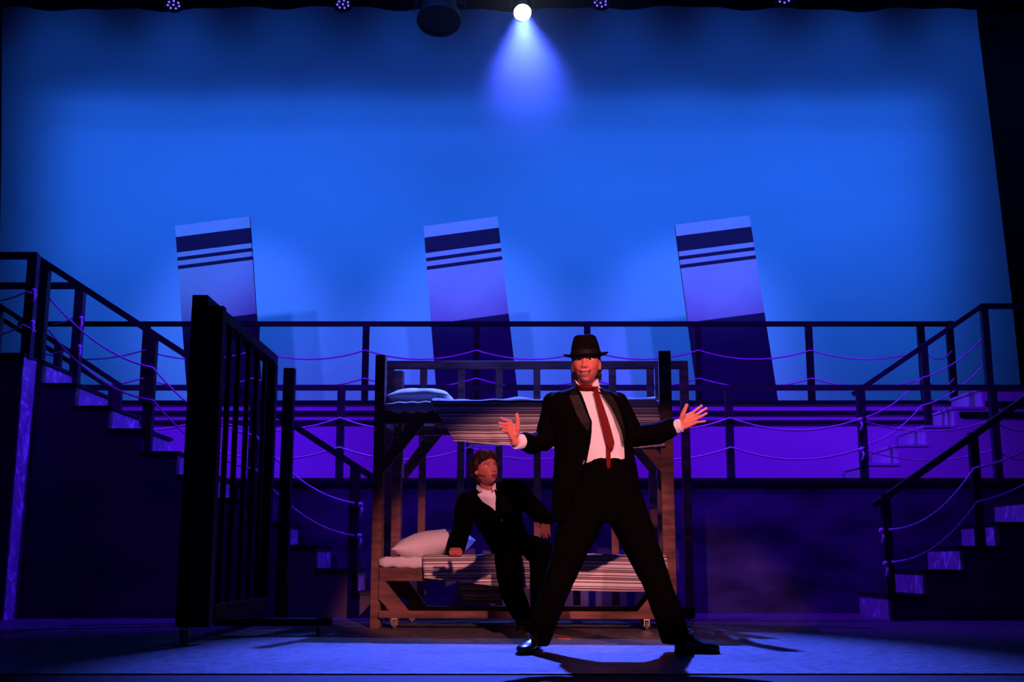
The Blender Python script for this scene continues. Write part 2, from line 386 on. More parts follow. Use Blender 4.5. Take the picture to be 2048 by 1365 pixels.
n = 11; zsL = [ZU * (i + 1) / n for i in range(n)]
pxs = [771, 703, 636, 569, 500, 430, 357, 290, 221, 153, 82]
xsL = [at(p, 1120 - (1120 - 715) * (i + 0.5) / 11.0 + (120 * (1 - (i + .5) / 11)), Y0L).x for i, p in enumerate(pxs)]
# evenly spaced steps through the measured ends
xsL = [xsL[0] + (xsL[-1] - xsL[0]) * i / 10 for i in range(11)]
print('xsL', xsL[0], xsL[-1])
stL = staircase('staircase', 'tall staircase at left climbing away from the jail bars to the high left landing', xsL, zsL, Y0L, Y1L, M_stairside, at(45, 714, 10.1).x + 0.017)
# left landing block
lb = empty('platform', (-4.5, 10.1, 0)); tag(lb, 'high landing block at far left with a violet lit narrow side panel', 'platform')
XB = at(45, 714, 10.1).x; ztop = ZU
m = MB(); m.box((-7.5, 10.1, 0), (XB - .001, Y1L, ztop - 0.001)); m.build('front_panel', M_stairside, lb)
m = MB(); m.box((XB, 10.1, 0), (XB + 0.015, Y0L - .01, ztop - 0.001)); m.build('side_panel', M_riser, lb)
m = MB(); m.box((-7.5, 10.08, ztop), (XB + 0.02, Y1L, ztop + 0.03)); m.build('deck_board', M_black, lb)
Y0R, Y1R = 10.0, 10.85
xsR = [at(1781, 1215, Y0R).x + 0.322 * i for i in range(11)]
stR = staircase('staircase', 'dark staircase at lower right with bright marbled risers climbing out of frame', xsR, [0.2 * (i + 1) for i in range(11)], Y0R, Y1R, M_stairside, xsR[-1] + 1.2)
# violet stairs between the lower and the upper deck
k5 = [ZL + (ZU - ZL) * (i + 1) / 5 for i in range(5)]
Ym0, Ym1 = 12.1, YU - 0.04
xsM = [at(1738, 936, Ym0).x + 0.308 * i for i in range(5)]
def wing(stx, side, lab, rlab):
    o = staircase('staircase', lab, stx, k5, Ym0, Ym1, M_white, 6.9 * side, tread=M_white, base=ZL + 0.001, riser=M_white)
    return o
sm = wing(xsM, 1, 'short violet lit flight at right leading from the lower deck up to the rear deck', '')
for a, b in ((803, 812), (824, 833)):
    z1, z0 = at(2000, a, Ym0 - .02).z, at(2000, b, Ym0 - .02).z
    x0 = xsM[-1] + (0.02 if a < 810 else -0.26)
    m = MB(); m.box((x0, Ym0 - 0.02, z0), (6.9, Ym0 - 0.001, z1)); m.build('stripe_board', M_black, sm)
xsN = [at(205, 936, Ym0).x - 0.308 * i for i in range(5)]
sn = wing(xsN, -1, 'short flight behind the tall left staircase, mostly hidden by it', '')

# rail on the right middle stair
yq = Ym0 + 0.05
A = at(1708, 788, yq); B = at(1963, 613, yq); 
railing('railing', 'sloping railing of the short violet flight at right',
        [A, B, (B.x + 0.9, yq, B.z)], [(at(1847, 700, yq).x, yq, k5[1], at(1847, 694, yq).z), (B.x + .02, yq, k5[-1], B.z), (at(1722, 790, yq).x, yq, ZL, at(1724, 778, yq).z), (B.x + .5, yq, k5[-1], B.z)])
rope([at(1731, 835, yq - .05), at(1843, 757, yq - .05), at(1965, 678, yq - .05)], 0.06, 'upper rope along the sloping railing of the short right flight', 0.008)
rope([at(1731, 890, yq - .05), at(1843, 812, yq - .05), at(1968, 730, yq - .05)], 0.07, 'lower rope along the sloping railing of the short right flight', 0.008)
# rails on the left middle stair
A = at(238, 770, yq); B = at(0, 612, yq)
railing('railing', 'sloping railing of the short flight behind the tall left staircase, nearer one',
        [A, B, (B.x - 0.9, yq, B.z)], [(A.x, yq, ZL, A.z), (at(118, 690, yq).x, yq, k5[1], at(118, 690, yq).z), (at(0, 612, yq).x, yq, k5[-1], B.z)])
A = at(225, 778, Ym1 - .05); B = at(-10, 630, Ym1 - .05)
railing('railing', 'sloping railing of the short flight behind the tall left staircase, farther one',
        [A, B], [(A.x, Ym1 - .05, ZL, A.z), (B.x, Ym1 - .05, k5[-1], B.z)])

# rail on the tall left stair, near side
yn = Y0L + 0.06
T = at(66, 513, 10.2); A = at(70, 513, yn); B = at(742, 953, yn)
def on_line(px):
    lo = A; t = 0.0
    for _ in range(40):
        p = A.lerp(B, t); q = at(px, 700, yn)
        d = p.y * CP + (p.z - CAM_H) * SP; cur = 1024 + F_PX * p.x / d
        t += (px - cur) / 672.0
    return A.lerp(B, t)
pp = [on_line(p) for p in (92, 306, 512, 711)]
def treadz(x, xs, zs):
    z = 0
    for xx, zz in zip(xs, zs):
        if (xs[-1] < xs[0] and x < xx) or (xs[-1] > xs[0] and x > xx): z = zz
    return z
posts = [(p.x, yn, treadz(p.x, xsL, zsL), p.z) for p in pp]
zl = at(30, 512, 10.2).z
xp = at(62, 600, 10.2).x
railing('railing', 'long sloping railing of the tall left staircase', [A, B], posts, 0.055, 0.085)
yf = Y1L - 0.1; zf = at(100, 572, yf).z
railing('railing', 'square railing around the high landing at far left',
        [(-7.4, 10.2, zl), (xp + .02, 10.2, zl)], [(xp, 10.2, ZU, zl), (xp - 1.6, 10.2, ZU, zl), (at(156, 660, yf).x, yf, ZU - 0.2, zf)], 0.055, 0.085,
        extra=[((-7.4, yf, zf), (at(160, 572, yf).x, yf, zf))])
def rp(*px): return [at(a, b, yn - 0.06) for a, b in px]
rope(rp((100, 598), (306, 736), (512, 872), (709, 1007)), [0.11, 0.12, 0.12], 'upper rope draped along the tall left staircase railing', 0.009, knots=[at(721, 1010, yn - .05)])
rope(rp((97, 661), (306, 801), (512, 940), (709, 1072)), [0.13, 0.12, 0.12], 'lower rope draped along the tall left staircase railing', 0.009, knots=[at(719, 1073, yn - .05)])
rope([at(-60, 600, 10.15), at(52, 584, 10.15), at(75, 590, 10.15)], [0.05, 0.0], 'upper rope on the far left landing, knotted at the corner post', 0.008, knots=[at(68, 582, 10.12)])
rope([at(-60, 672, 10.15), at(46, 650, 10.15), at(72, 664, 10.15)], [0.05, 0.0], 'lower rope on the far left landing, knotted at the corner post', 0.008, knots=[at(65, 645, 10.12)])
rope([at(105, 648, yf), at(150, 634, yf), at(163, 640, yf)], [0.02, 0], 'short upper rope tied to the rear corner post of the left landing', 0.007, knots=[at(162, 637, yf - .06)])
rope([at(100, 706, yf), at(147, 694, yf), at(160, 698, yf)], [0.02, 0], 'short lower rope tied to the rear corner post of the left landing', 0.007, knots=[at(159, 694, yf - .06)])

# rail on the right near stair
yn = Y0R + 0.06
A = at(1750, 1010, yn); B = at(2052, 797, yn); D = (B - A)
B2 = A + D * 1.9
railing('railing', 'sloping railing of the dark staircase at lower right',
        [A, B2], [(at(1776, 1100, yn).x, yn, 0.0, (A + D * 0.10).z), (at(1953, 980, yn).x, yn, treadz(at(1953, 1090, yn).x, xsR, [0.2 * (i + 1) for i in range(11)]), (A + D * 0.67).z), (at(2150, 900, yn).x, yn, 1.0, (A + D * 1.32).z)], 0.055, 0.07)
rope([at(1778, 1060, yn - .05), at(1948, 937, yn - .05), at(2110, 862, yn - .05)], [0.13, 0.05], 'upper rope looping along the lower right staircase railing', 0.0095, knots=[at(1763, 1062, yn - .05)])
rope([at(1784, 1125, yn - .05), at(1954, 1004, yn - .05), at(2110, 928, yn - .05)], [0.12, 0.05], 'lower rope looping along the lower right staircase railing', 0.0095, knots=[at(1771, 1128, yn - .05)])

# ------------------------------------------------------------------ jail bar frames
def caster(parent, x, y, s=1.0, rz=0.0):
    m = MB(); R = Matrix.Rotation(math.pi / 2, 3, 'Y')
    m.cyl((x, y, 0.036 * s), 0.036 * s, 0.036 * s, 0.026 * s, R, 24)
    w = m.build('caster', M_rubber, parent)
    m = MB()
    m.box((x - 0.024 * s, y - 0.02 * s, 0.03 * s), (x - 0.018 * s, y + 0.02 * s, 0.085 * s)); m.box((x + 0.018 * s, y - 0.02 * s, 0.03 * s), (x + 0.024 * s, y + 0.02 * s, 0.085 * s))
    m.box((x - 0.026 * s, y - 0.026 * s, 0.082 * s), (x + 0.026 * s, y + 0.026 * s, 0.092 * s)); m.cyl((x, y, 0.036 * s), 0.008 * s, 0.008 * s, 0.06 * s, R, 12)
    m.build('fork', M_metal, w)
xf = at(383, 620, 7.2).x
jf = empty('jail_bars', (xf, 7.2, 0)); tag(jf, 'tall dark timber jail bar frame on a wheeled base left of the bunk bed', 'jail bars')
ZJ = at(390, 590, 7.2).z; XR = xf + 0.10; YE = 9.45; JB = 0.10
m = MB(); m.box((xf, 7.2, ZJ - 0.075), (XR, YE, ZJ)); m.build('top_rail', M_darkwood, jf, 0.004)
m = MB(); m.box((xf, 7.2, JB), (XR + 0.10, 7.29, ZJ - 0.077)); m.box((XR + .002, 7.22, ZJ - .077), (XR + .10, 7.29, at(440, 614, 7.25).z)); m.build('post', M_darkwood, jf, 0.003)
m = MB(); m.box((xf + .002, YE - 0.09, JB), (XR + .004, YE, ZJ - 0.077)); m.build('post', M_darkwood, jf, 0.003)
for yb in (7.95, 8.22, 8.54, 8.84, 9.12):
    m = MB(); m.box((xf + 0.045, yb, JB + 0.1), (xf + 0.078, yb + 0.032, ZJ - 0.077)); m.build('bar', M_darkwood, jf)
m = MB(); m.box((xf, 7.2, JB), (XR, YE, JB + 0.11)); m.build('bottom_rail', M_darkwood, jf, 0.003)
m = MB(); m.box((xf + 0.05, 7.95, 0.065), (at(660, 1250, 7.95).x, 8.05, at(500, 1238, 7.95).z)); m.build('foot_beam', M_darkwood, jf, 0.003)
caster(jf, xf + 0.04, 7.28, 1.1); caster(jf, at(640, 1250, 7.95).x - 0.02, 8.0, 0.75); caster(jf, xf + 0.04, YE - 0.06, 1.1)
# separate post
YP = 9.75
pp_ = at(580, 738, YP)
m = MB(); m.box((pp_.x - 0.045, YP - 0.045, 0.0), (pp_.x + 0.045, YP + 0.045, pp_.z))
m.build('tmp', M_darkwood, jf).name = 'end_post'
# frame behind the bunk
YB = 10.05
jb = empty('jail_bars', (0, YB, 0)); tag(jb, 'low wide jail bar frame standing behind the bunk bed', 'jail bars')
zt = at(1100, 722, YB).z; xl, xr = at(770, 800, YB).x, at(1377, 760, YB).x
m = MB(); m.box((xl, YB, at(1100, 737, YB).z), (xr, YB + 0.07, zt)); m.build('top_rail', M_wood, jb, 0.003)
m = MB(); m.box((xl, YB, 0.07), (xl + .07, YB + 0.07, zt - .07)); m.build('post', M_wood, jb)
m = MB(); m.box((xr - .07, YB, 0.07), (xr, YB + 0.07, zt - .07)); m.build('post', M_wood, jb)
for k in range(7):
    x = xl + (xr - xl) * (k + 1) / 8.0
    m = MB(); m.box((x - .03, YB + .008, 0.12), (x + .03, YB + 0.06, zt - 0.07)); m.build('bar', M_wood, jb)
zz = at(1100, 1216, YB).z
m = MB(); m.box((xl, YB - 0.002, zz - 0.09), (xr, YB + 0.08, zz)); m.build('bottom_rail', M_darkwood, jb)
caster(jb, xl + .05, YB + .03, 0.7); caster(jb, xr - .05, YB + .03, 0.7)
# ------------------------------------------------------------------ bunk bed
BO = at(744.5, 1258, 8.83); BO.z = 0.0
BYAW = -math.radians(4.8)
BX = Vector((math.cos(BYAW), math.sin(BYAW), 0)); BY = Vector((-math.sin(BYAW), math.cos(BYAW), 0))
def bk(px, py, off=0.0):
    """local bunk coordinates of a photo point lying in the bunk plane y=off"""
    p = at(px, py, 8.0); o = Vector((0, 0, CAM_H)); d = p - o
    P0 = BO + BY * off; t = (P0 - o).dot(BY) / d.dot(BY); q = o + d * t - BO
    return Vector((q.dot(BX), off, q.z))
def bw(v): return BO + BX * v[0] + BY * v[1] + Vector((0, 0, v[2]))
bunk = empty('bunk_bed', BO, BYAW)
tag(bunk, 'rough timber two-tier bunk bed on wheels in the middle of the stage', 'bunk bed')
DB = 0.86
xl0, xl1 = bk(747, 900).x, bk(768.5, 800).x; xr0, xr1 = bk(1320, 850).x, bk(1345, 850).x
zt = bk(760, 710).z
def lb_(m, a, b): return m.box(a, b)
for (a, b, y) in ((xl0, xl1, 0), (xr0, xr1, 0), (xl0, xl1, DB - .09), (xr0, xr1, DB - .09)):
    z0 = 0.0
    m = MB(); m.box((a, y, z0), (b, y + 0.09, zt)); m.build('post', M_wood, bunk, 0.003, False)
# front and back frames
zu1, zu0 = bk(800, 821).z, bk(800, 847).z
zl1, zl0 = bk(800, 1136).z, bk(800, 1163).z
zb1, zb0 = bk(800, 1222).z, bk(800, 1237).z
xi = bk(760, 1150).x
for y, nm in ((-0.035, 'f'), (DB - 0.0, 'b')):
    m = MB(); m.box((xl1 if nm == 'f' else xl0, y + .04, zu0), (xr0 if nm == 'f' else xr1, y + 0.08, zu1)) if nm == 'f' else m.box((xl0, y, zu0), (xr1, y + .035, zu1))
    m.build('upper_side_rail', M_wood, bunk, 0.003, False)
    m = MB(); m.box((xi, y, zl0), (xr0 + .03, y + 0.035, zl1)); m.build('lower_side_rail', M_wood, bunk, 0.003, False)
    m = MB(); m.box((xi, y, zb0), (xr0 + .03, y + 0.035, zb1)); m.build('bottom_rail', M_wood, bunk, 0.003, False)
    yc = y + 0.018
    for sx, x0, in ((1, xi), (-1, xr0 + .03)):
        # lower knee brace and upper knee brace
        m = MB()
        vs = [(x0, zl0), (x0, zl0 - 0.13), (x0 + sx * 0.085, zb1), (x0 + sx * 0.225, zb1), (x0 + sx * 0.045, zl0)]
        f = [m.bm.verts.new((x, y + .003, z)) for x, z in vs]; g = [m.bm.verts.new((x, y + .032, z)) for x, z in vs]
        m.bm.faces.new(f); m.bm.faces.new(g[::-1])
        for i in range(5): m.bm.faces.new((f[i], f[(i+1) % 5], g[(i+1) % 5], g[i]))
        m.build('knee_brace', M_wood, bunk, 0, False)
        xx = xl1 if sx > 0 else xr0
        m = MB()
        vs = [(xx, zu0 - .38), (xx, zu0 - .25), (xx + sx * .19, zu0), (xx + sx * .31, zu0)]
        f = [m.bm.verts.new((x, y + .045, z)) for x, z in vs]; g = [m.bm.verts.new((x, y + .08, z)) for x, z in vs]
        m.bm.faces.new(f); m.bm.faces.new(g[::-1])
        for i in range(4): m.bm.faces.new((f[i], f[(i+1) % 4], g[(i+1) % 4], g[i]))
        m.build('knee_brace', M_wood, bunk, 0, False)
for x in (xl0 + .01, xr1 - .05):
    for z0, z1 in ((zu0, zu1), (zl0, zl1), (zb0, zb1)):
        m = MB(); m.box((x, 0.09, z0), (x + .035, DB - .09, z1)); m.build('end_rail', M_wood, bunk, 0.002, False)
for k in range(9):
    x = xl1 + (xr0 - xl1) * (k + .3) / 9
    for z in (zu1 - .05, zl1 - .05):
        m = MB(); m.box((x, 0.01, z), (x + .09, DB - .01, z + .018)); m.build('slat', M_wood, bunk, 0, False)
for cx, cy in ((bk(790, 1250).x, 0.0), (bk(1293, 1250).x, 0.0), (bk(824, 1246, DB - .06).x, DB - .03), (bk(1285, 1246, DB - .06).x, DB - .03)):
    p = bw((cx, cy - 0.02, 0)); caster(bunk, p.x, p.y, 1.06 * zb0 / 0.097)

# stripes for the blankets, running along the bed
def stripe_mat(name, scale):
    m = mat(name, (0.7, 0.66, 0.64), 0.95, 0.05); nt = m.node_tree; N = nt.nodes; L = nt.links; b = N['Principled BSDF']
    uv = N.new('ShaderNodeUVMap'); uv.uv_map = 'UVMap'; sp = N.new('ShaderNodeSeparateXYZ')
    ml = N.new('ShaderNodeMath'); ml.operation = 'MULTIPLY'; ml.inputs[1].default_value = scale
    fr = N.new('ShaderNodeMath'); fr.operation = 'FRACT'
    cr = N.new('ShaderNodeValToRGB'); cr.color_ramp.interpolation = 'CONSTANT'
    w, k, g = (0.74, 0.70, 0.68, 1), (0.03, 0.02, 0.035, 1), (0.33, 0.27, 0.30, 1)
    st = [(0, w), (.10, k), (.14, w), (.20, k), (.235, g), (.33, k), (.365, w), (.50, k), (.54, w), (.61, k), (.645, g), (.72, k), (.755, w), (.87, k), (.915, w)]
    e = cr.color_ramp.elements; e[0].position = 0; e[0].color = w; e[1].position = .10; e[1].color = k
    for p, c in st[2:]: q = e.new(p); q.color = c
    nz = N.new('ShaderNodeTexNoise'); nz.inputs['Scale'].default_value = 180; tc = N.new('ShaderNodeTexCoord')
    bp = N.new('ShaderNodeBump'); bp.inputs['Strength'].default_value = .3; bp.inputs['Distance'].default_value = .003
    L.new(uv.outputs[0], sp.inputs[0]); L.new(sp.outputs['Y'], ml.inputs[0]); L.new(ml.outputs[0], fr.inputs[0]); L.new(fr.outputs[0], cr.inputs[0]); L.new(cr.outputs[0], b.inputs['Base Color'])
    L.new(tc.outputs['Object'], nz.inputs[0]); L.new(nz.outputs[0], bp.inputs['Height']); L.new(bp.outputs[0], b.inputs['Normal'])
    return m
M_stripe = stripe_mat('striped_ticking', 7.5)

def mattress(name, x0, x1, z0, z1, label):
    m = MB(); rows = []
    nx, r = 40, 0.03
    prof = []
    y0, y1 = 0.0 if 'upper' in label else -0.045, DB - 0.03
    for (cy, cz, a0) in ((y0 + r, z0 + r, 180), (y1 - r, z0 + r, 270), (y1 - r, z1 - r, 0), (y0 + r, z1 - r, 90)):
        for k in range(5):
            a = math.radians(a0 + 90 * k / 4); prof.append((cy + r * math.cos(a), cz + r * math.sin(a)))
    for i in range(nx + 1):
        x = x0 + (x1 - x0) * i / nx; e = 1 - 0.25 * (abs(2 * i / nx - 1) ** 14)
        row = []
        for (y, z) in prof:
            w = 0.006 * noise.noise(Vector((x * 9, y * 9, z * 9))) + 0.004 * math.sin(x * 60 + z * 40) * (1 if y < y0 + .05 else 0)
            row.append(bw((x, (y - .4) * (0.97 if i in (0, nx) else 1) + .4 + w, (z - (z0 + z1) / 2) * e + (z0 + z1) / 2 + w)))
        rows.append(row)
    m.loft(rows); o = m.build(name, M_sheet); tag(o, label, 'mattress'); return o
zmU = bk(800, 803).z; zmL = bk(800, 1114, -.045).z
mattress('mattress', xl1 + .005, xr0 - .005, zu1 - .03, zmU, 'thin white mattress on the upper bunk')
mattress('mattress', bk(757, 1120, -.045).x, xr0 + .02, zl1 - .005, zmL, 'thin white mattress on the lower bunk')

def blanket(label, top, bot, ztop, backdrop_z, yf, seed, ripple=0.012, lump=0.01):
    """top / bot: photo points along the upper front edge and the lower hem"""
    T = [bk(*p, yf) for p in top]; Bt = [bk(*p, yf - .02) for p in bot]
    def interp(L, s):
        d = [0.0]
        for a, b in zip(L[:-1], L[1:]): d.append(d[-1] + (b - a).length)
        t = s * d[-1]
        for i in range(len(L) - 1):
            if t <= d[i + 1] + 1e-9: return L[i].lerp(L[i + 1], (t - d[i]) / max(1e-9, d[i + 1] - d[i]))
        return L[-1]
    bm = bmesh.new(); uvl = bm.loops.layers.uv.new('UVMap'); nx = 90; rows = []; vv = []
    yb = DB + 0.03
    for i in range(nx + 1):
        s = i / nx; bz = ztop - .10 + (backdrop_z - ztop + .10) * max(0.0, min(1.0, (s - .07) * 25)) * max(0.0, min(1.0, (.31 - s) * 25)); t = interp(T, s); b = interp(Bt, s); col = []; vs = []
        nb, ntp, nf = 7, 14, 14
        for k in range(nb):
            f = k / nb; z = bz + (ztop - bz) * f
            col.append(bw((t.x, yb + 0.012 * math.sin(s * 50 + seed), z))); vs.append(-(1 - f) * (ztop - bz) - yb)
        for k in range(ntp + 1):
            f = k / ntp; y = yb + (yf - yb) * f
            z = ztop + 0.006 + lump * max(0, noise.noise(Vector((t.x * 3.2, y * 4 + seed, seed)))) * 2.2 + 0.004 * math.sin(t.x * 30 + y * 9)
            if k in (0, ntp): z = ztop - 0.002 + (0.5 * lump * max(0, noise.noise(Vector((t.x * 5, y + seed, 3)))) * 2 if k == ntp else 0)
            col.append(bw((t.x, y, z))); vs.append(-y)
        for k in range(1, nf + 1):
            f = k / nf; x = t.x + (b.x - t.x) * f; z = (ztop - .004) * (1 - f) + b.z * f
            rp = ripple * f * (math.sin(s * 34 + seed + 1.5 * f) + .6 * math.sin(s * 71 + seed))
            col.append(bw((x, yf - 0.012 - 0.02 * f + rp, z))); vs.append(-yf + (t.z - z))
        rows.append([bm.verts.new(p) for p in col]); vv.append(vs)
    for i in range(nx):
        for k in range(len(rows[0]) - 1):
            f = bm.faces.new((rows[i][k], rows[i + 1][k], rows[i + 1][k + 1], rows[i][k + 1])); f.smooth = True
            for lp, (a, c) in zip(f.loops, ((i, k), (i + 1, k), (i + 1, k + 1), (i, k + 1))): lp[uvl].uv = (a / nx, vv[a][c] + 10)
    me = bpy.data.meshes.new('blanket'); bm.to_mesh(me); bm.free()
    o = link('blanket', me, M_stripe); md = o.modifiers.new('s', 'SOLIDIFY'); md.thickness = 0.008; md.offset = 0
    tag(o, label, 'blanket')
    # fringe along the hem
    m = MB()
    for i in range(0, 420):
        s = i / 420; b = interp(Bt, s); rp = ripple * (math.sin(s * 34 + seed + 1.5) + .6 * math.sin(s * 71 + seed))
        p = bw((b.x, yf - .032 + rp, b.z)); m.beam(p, p + Vector((0.001 * math.sin(i * 2.3), 0, -0.010 - 0.002 * math.sin(i * 1.7))), 0.0035, 0.0025)
    f = m.build('fringe', M_sheet, o); tag(f, kind=None)
    return o
blanket('striped blanket draped over the upper bunk, front hanging down to the left', [(862, 805), (1000, 805), (1150, 805), (1312, 806)],
        [(906, 880), (1000, 888), (1110, 895), (1230, 897), (1330, 890)], zmU, bk(930, 892, DB).z, -0.01, 1.0, 0.010, 0.016)
blanket('striped blanket draped over the lower bunk under the seated man', [(845, 1114), (1000, 1112), (1150, 1112), (1333, 1116)],
        [(849, 1154), (905, 1160), (1000, 1171), (1110, 1178), (1240, 1181), (1338, 1181)], zmL, bk(940, 1208, DB).z, -0.065, 2.3, 0.008, 0.008)

def pillow(label, c, L, Wd, Hh, rz=0.0, tilt=0.0, seed=0):
    n = 28; bm = bmesh.new()
    M = Matrix.Translation(c) @ Matrix.Rotation(rz, 4, 'Z') @ Matrix.Rotation(tilt, 4, 'Y')
    def P(u, v, sg):
        a = max(0.0, (1 - abs(u) ** 3.2)) ** 0.62 * max(0.0, (1 - abs(v) ** 3.2)) ** 0.62
        pin = 1 - 0.10 * (1 - (1 - u * u) * 1) * 0 - 0.07 * ((1 - abs(u) ** 2) * abs(v) ** 6 + (1 - abs(v) ** 2) * abs(u) ** 6)
        w = 0.012 * noise.noise(Vector((u * 2.5, v * 2.5, seed + sg))) * a + 0.006 * noise.noise(Vector((u * 8, v * 3, seed + sg))) * a
        return M @ Vector((u * L / 2 * pin, v * Wd / 2 * pin, sg * (a * Hh / 2) + w))
    top = [[None] * (n + 1) for _ in range(n + 1)]; bot = [[None] * (n + 1) for _ in range(n + 1)]
    for i in range(n + 1):
        for j in range(n + 1):
            u, v = math.sin((i / n - .5) * math.pi), math.sin((j / n - .5) * math.pi)
            top[i][j] = bm.verts.new(P(u, v, 1))
            bot[i][j] = top[i][j] if i in (0, n) or j in (0, n) else bm.verts.new(P(u, v, -1))
    for i in range(n):
        for j in range(n):
            for g, fl in ((top, 0), (bot, 1)):
                q = [g[i][j], g[i+1][j], g[i+1][j+1], g[i][j+1]]
                f = bm.faces.new(q[::-1] if fl else q); f.smooth = True
    me = bpy.data.meshes.new('pillow'); bm.to_mesh(me); bm.free()
    o = link('pillow', me, M_sheet); tag(o, label, 'pillow')
    return o
a, b = bk(787, 800, .4), bk(908, 800, .4)
pillow('plump white pillow on the upper bunk, edge lit blue', bw(((a.x + b.x) / 2, .40, zmU + .062)), b.x - a.x, .62, .15, BYAW, 0.0, 1)
a, b = bk(797, 1100, .38), bk(938, 1100, .38)
pillow('white pillow on the lower bunk beside the fist of the seated man', bw(((a.x + b.x) / 2 + .005, .40, zmL + .092)), (b.x - a.x) * 1.06, .6, .21, BYAW, -0.13, 5)

# ------------------------------------------------------------------ overhead lamps
M_lens = emis('lit_lens', (0.85, 0.93, 1.0), 40)
M_led = emis('violet_led', (0.16, 0.10, 1.0), 1.6)
def aim(d): return Vector(d).normalized().to_track_quat('Z', 'Y').to_matrix()
bt = empty('lighting_batten', (0, 14.1, 7.75)); tag(bt, 'black lighting pipe above the stage that carries the lamps', 'pipe')
zp = at(1024, -6, 14.15).z
m = MB(); m.tube([(-8.5, 14.15, zp), (8.5, 14.15, zp)], 0.03, 12); m.build('pipe', M_black, bt)
def fixture(label, c, d, r, L, kind):
    o = empty('stage_light', c); tag(o, label, 'stage lamp')
    R = aim(d); ax = Vector(d).normalized(); c = Vector(c)
    m = MB()
    m.loft([[c + ax * t + R @ Vector((q * math.cos(a), q * math.sin(a), 0)) for a in [2 * math.pi * k / 28 for k in range(28)]]
            for t, q in ((-L, r * .55), (-L * .9, r * .75), (-L * .5, r * .85), (-.01, r * 1.06), (0.02, r * 1.08), (0.02, r * .98), (-0.012, r * .96))], caps=True)
    m.build('housing', M_black, o)
    m = MB(); up = Vector((0, 0, 1)); 
    for s in (-1, 1):
        p = c - ax * L * .4 + Vector((s * r * 1.2, 0, 0)); m.beam(p, Vector((p.x, 14.15, zp - .01)) , 0.03, 0.012)
    m.beam(Vector((c.x - r * 1.2, 14.15, zp - .02)), Vector((c.x + r * 1.2, 14.15, zp - .02)), 0.03, 0.02)
    m.build('yoke', M_black, o)
    if kind == 'lit':
        m = MB(); m.cyl(c + ax * 0.0, r * .97, r * .97, 0.014, R, 36); m.build('lens', M_lens, o)
    elif kind == 'led':
        for rr, nn in ((0, 1), (.62, 7)):
            for k in range(nn):
                m = MB(); a = 2 * math.pi * k / nn; m.ball(c + R @ Vector((r * rr * math.cos(a), r * rr * math.sin(a), -0.004)), r * .12, 10, 6)
                m.build('diode', M_led, o)
    else:
        m = MB(); m.cyl(c, r * .95, r * .95, 0.006, R, 32); m.build('lens', M_black, o)
    return o
fixture('brightly lit round stage lamp shining at the audience, top centre', LAMP, (0.365, -7.5, -7.25), 0.115, 0.35, 'lit')
for (px, py, lab) in ((347, 10, 'small stage lamp with violet diodes, leftmost along the top pipe'), (686, 9, 'small stage lamp with violet diodes, above the gap between left and middle funnels'),
                      (1201, 6, 'small stage lamp with violet diodes just right of the bright lamp'), (1568, -2, 'small stage lamp with violet diodes, rightmost along the top pipe'), (914, 6, 'small stage lamp with violet diodes beside the dark hooded lamp')):
    fixture(lab, at(px, py, 14.3), (0.1 if px < 700 else -0.1, 0.5, -1) if px == 914 else ((0.15 if px < 800 else -.15), -0.25, -1), 0.12, 0.25, 'led')
fixture('large dark hooded lamp hanging left of the bright lamp', at(878, 40, 13.6), (0, -0.35, -1), 0.26, 0.42, 'dark')

# ------------------------------------------------------------------ small litter on the floor
def fp(px, py):
    o = Vector((0, 0, CAM_H)); d = at(px, py, 5.0) - o; return o + d * ((0.0 - CAM_H) / d.z)
m = MB(); a = fp(1117, 1280); b = fp(1143, 1281); m.beam(a + Vector((0, 0, .006)), b + Vector((0, 0, .006)), 0.01, 0.008)
tag(m.build('matchstick', mat('red_plastic', (.5, .1, .08), .5)), 'tiny red sliver lying on the floor between the standing man\'s feet', 'litter')

# ------------------------------------------------------------------ theatrical haze around the lamp
hz = bpy.data.materials.new('stage_haze'); hz.use_nodes = True; N = hz.node_tree.nodes; L = hz.node_tree.links; N.clear()
out = N.new('ShaderNodeOutputMaterial'); vs = N.new('ShaderNodeVolumeScatter'); vs.inputs['Anisotropy'].default_value = 0.45
vs.inputs['Color'].default_value = (0.9, 0.95, 1, 1)
tc = N.new('ShaderNodeTexCoord'); vm = N.new('ShaderNodeVectorMath'); vm.operation = 'LENGTH'
mr = N.new('ShaderNodeMapRange'); mr.interpolation_type = 'SMOOTHSTEP'; mr.inputs['From Min'].default_value = 0.35; mr.inputs['From Max'].default_value = 1.0
HAZE = 0.0125
mr.inputs['To Min'].default_value = HAZE; mr.inputs['To Max'].default_value = 0.0
L.new(tc.outputs['Object'], vm.inputs[0]); L.new(vm.outputs['Value'], mr.inputs['Value']); L.new(mr.outputs[0], vs.inputs['Density']); L.new(vs.outputs[0], out.inputs['Volume'])
me = bpy.data.meshes.new('haze'); bm = bmesh.new(); bmesh.ops.create_uvsphere(bm, u_segments=32, v_segments=20, radius=1.0); bm.to_mesh(me); bm.free()
ho = link('haze', me, hz); ho.scale = (2.0, 2.4, 2.7); ho.location = (LAMP.x, 13.0, 6.8)
tag(ho, 'faint blue haze glowing in the beam under the bright lamp', 'haze', kind='stuff')
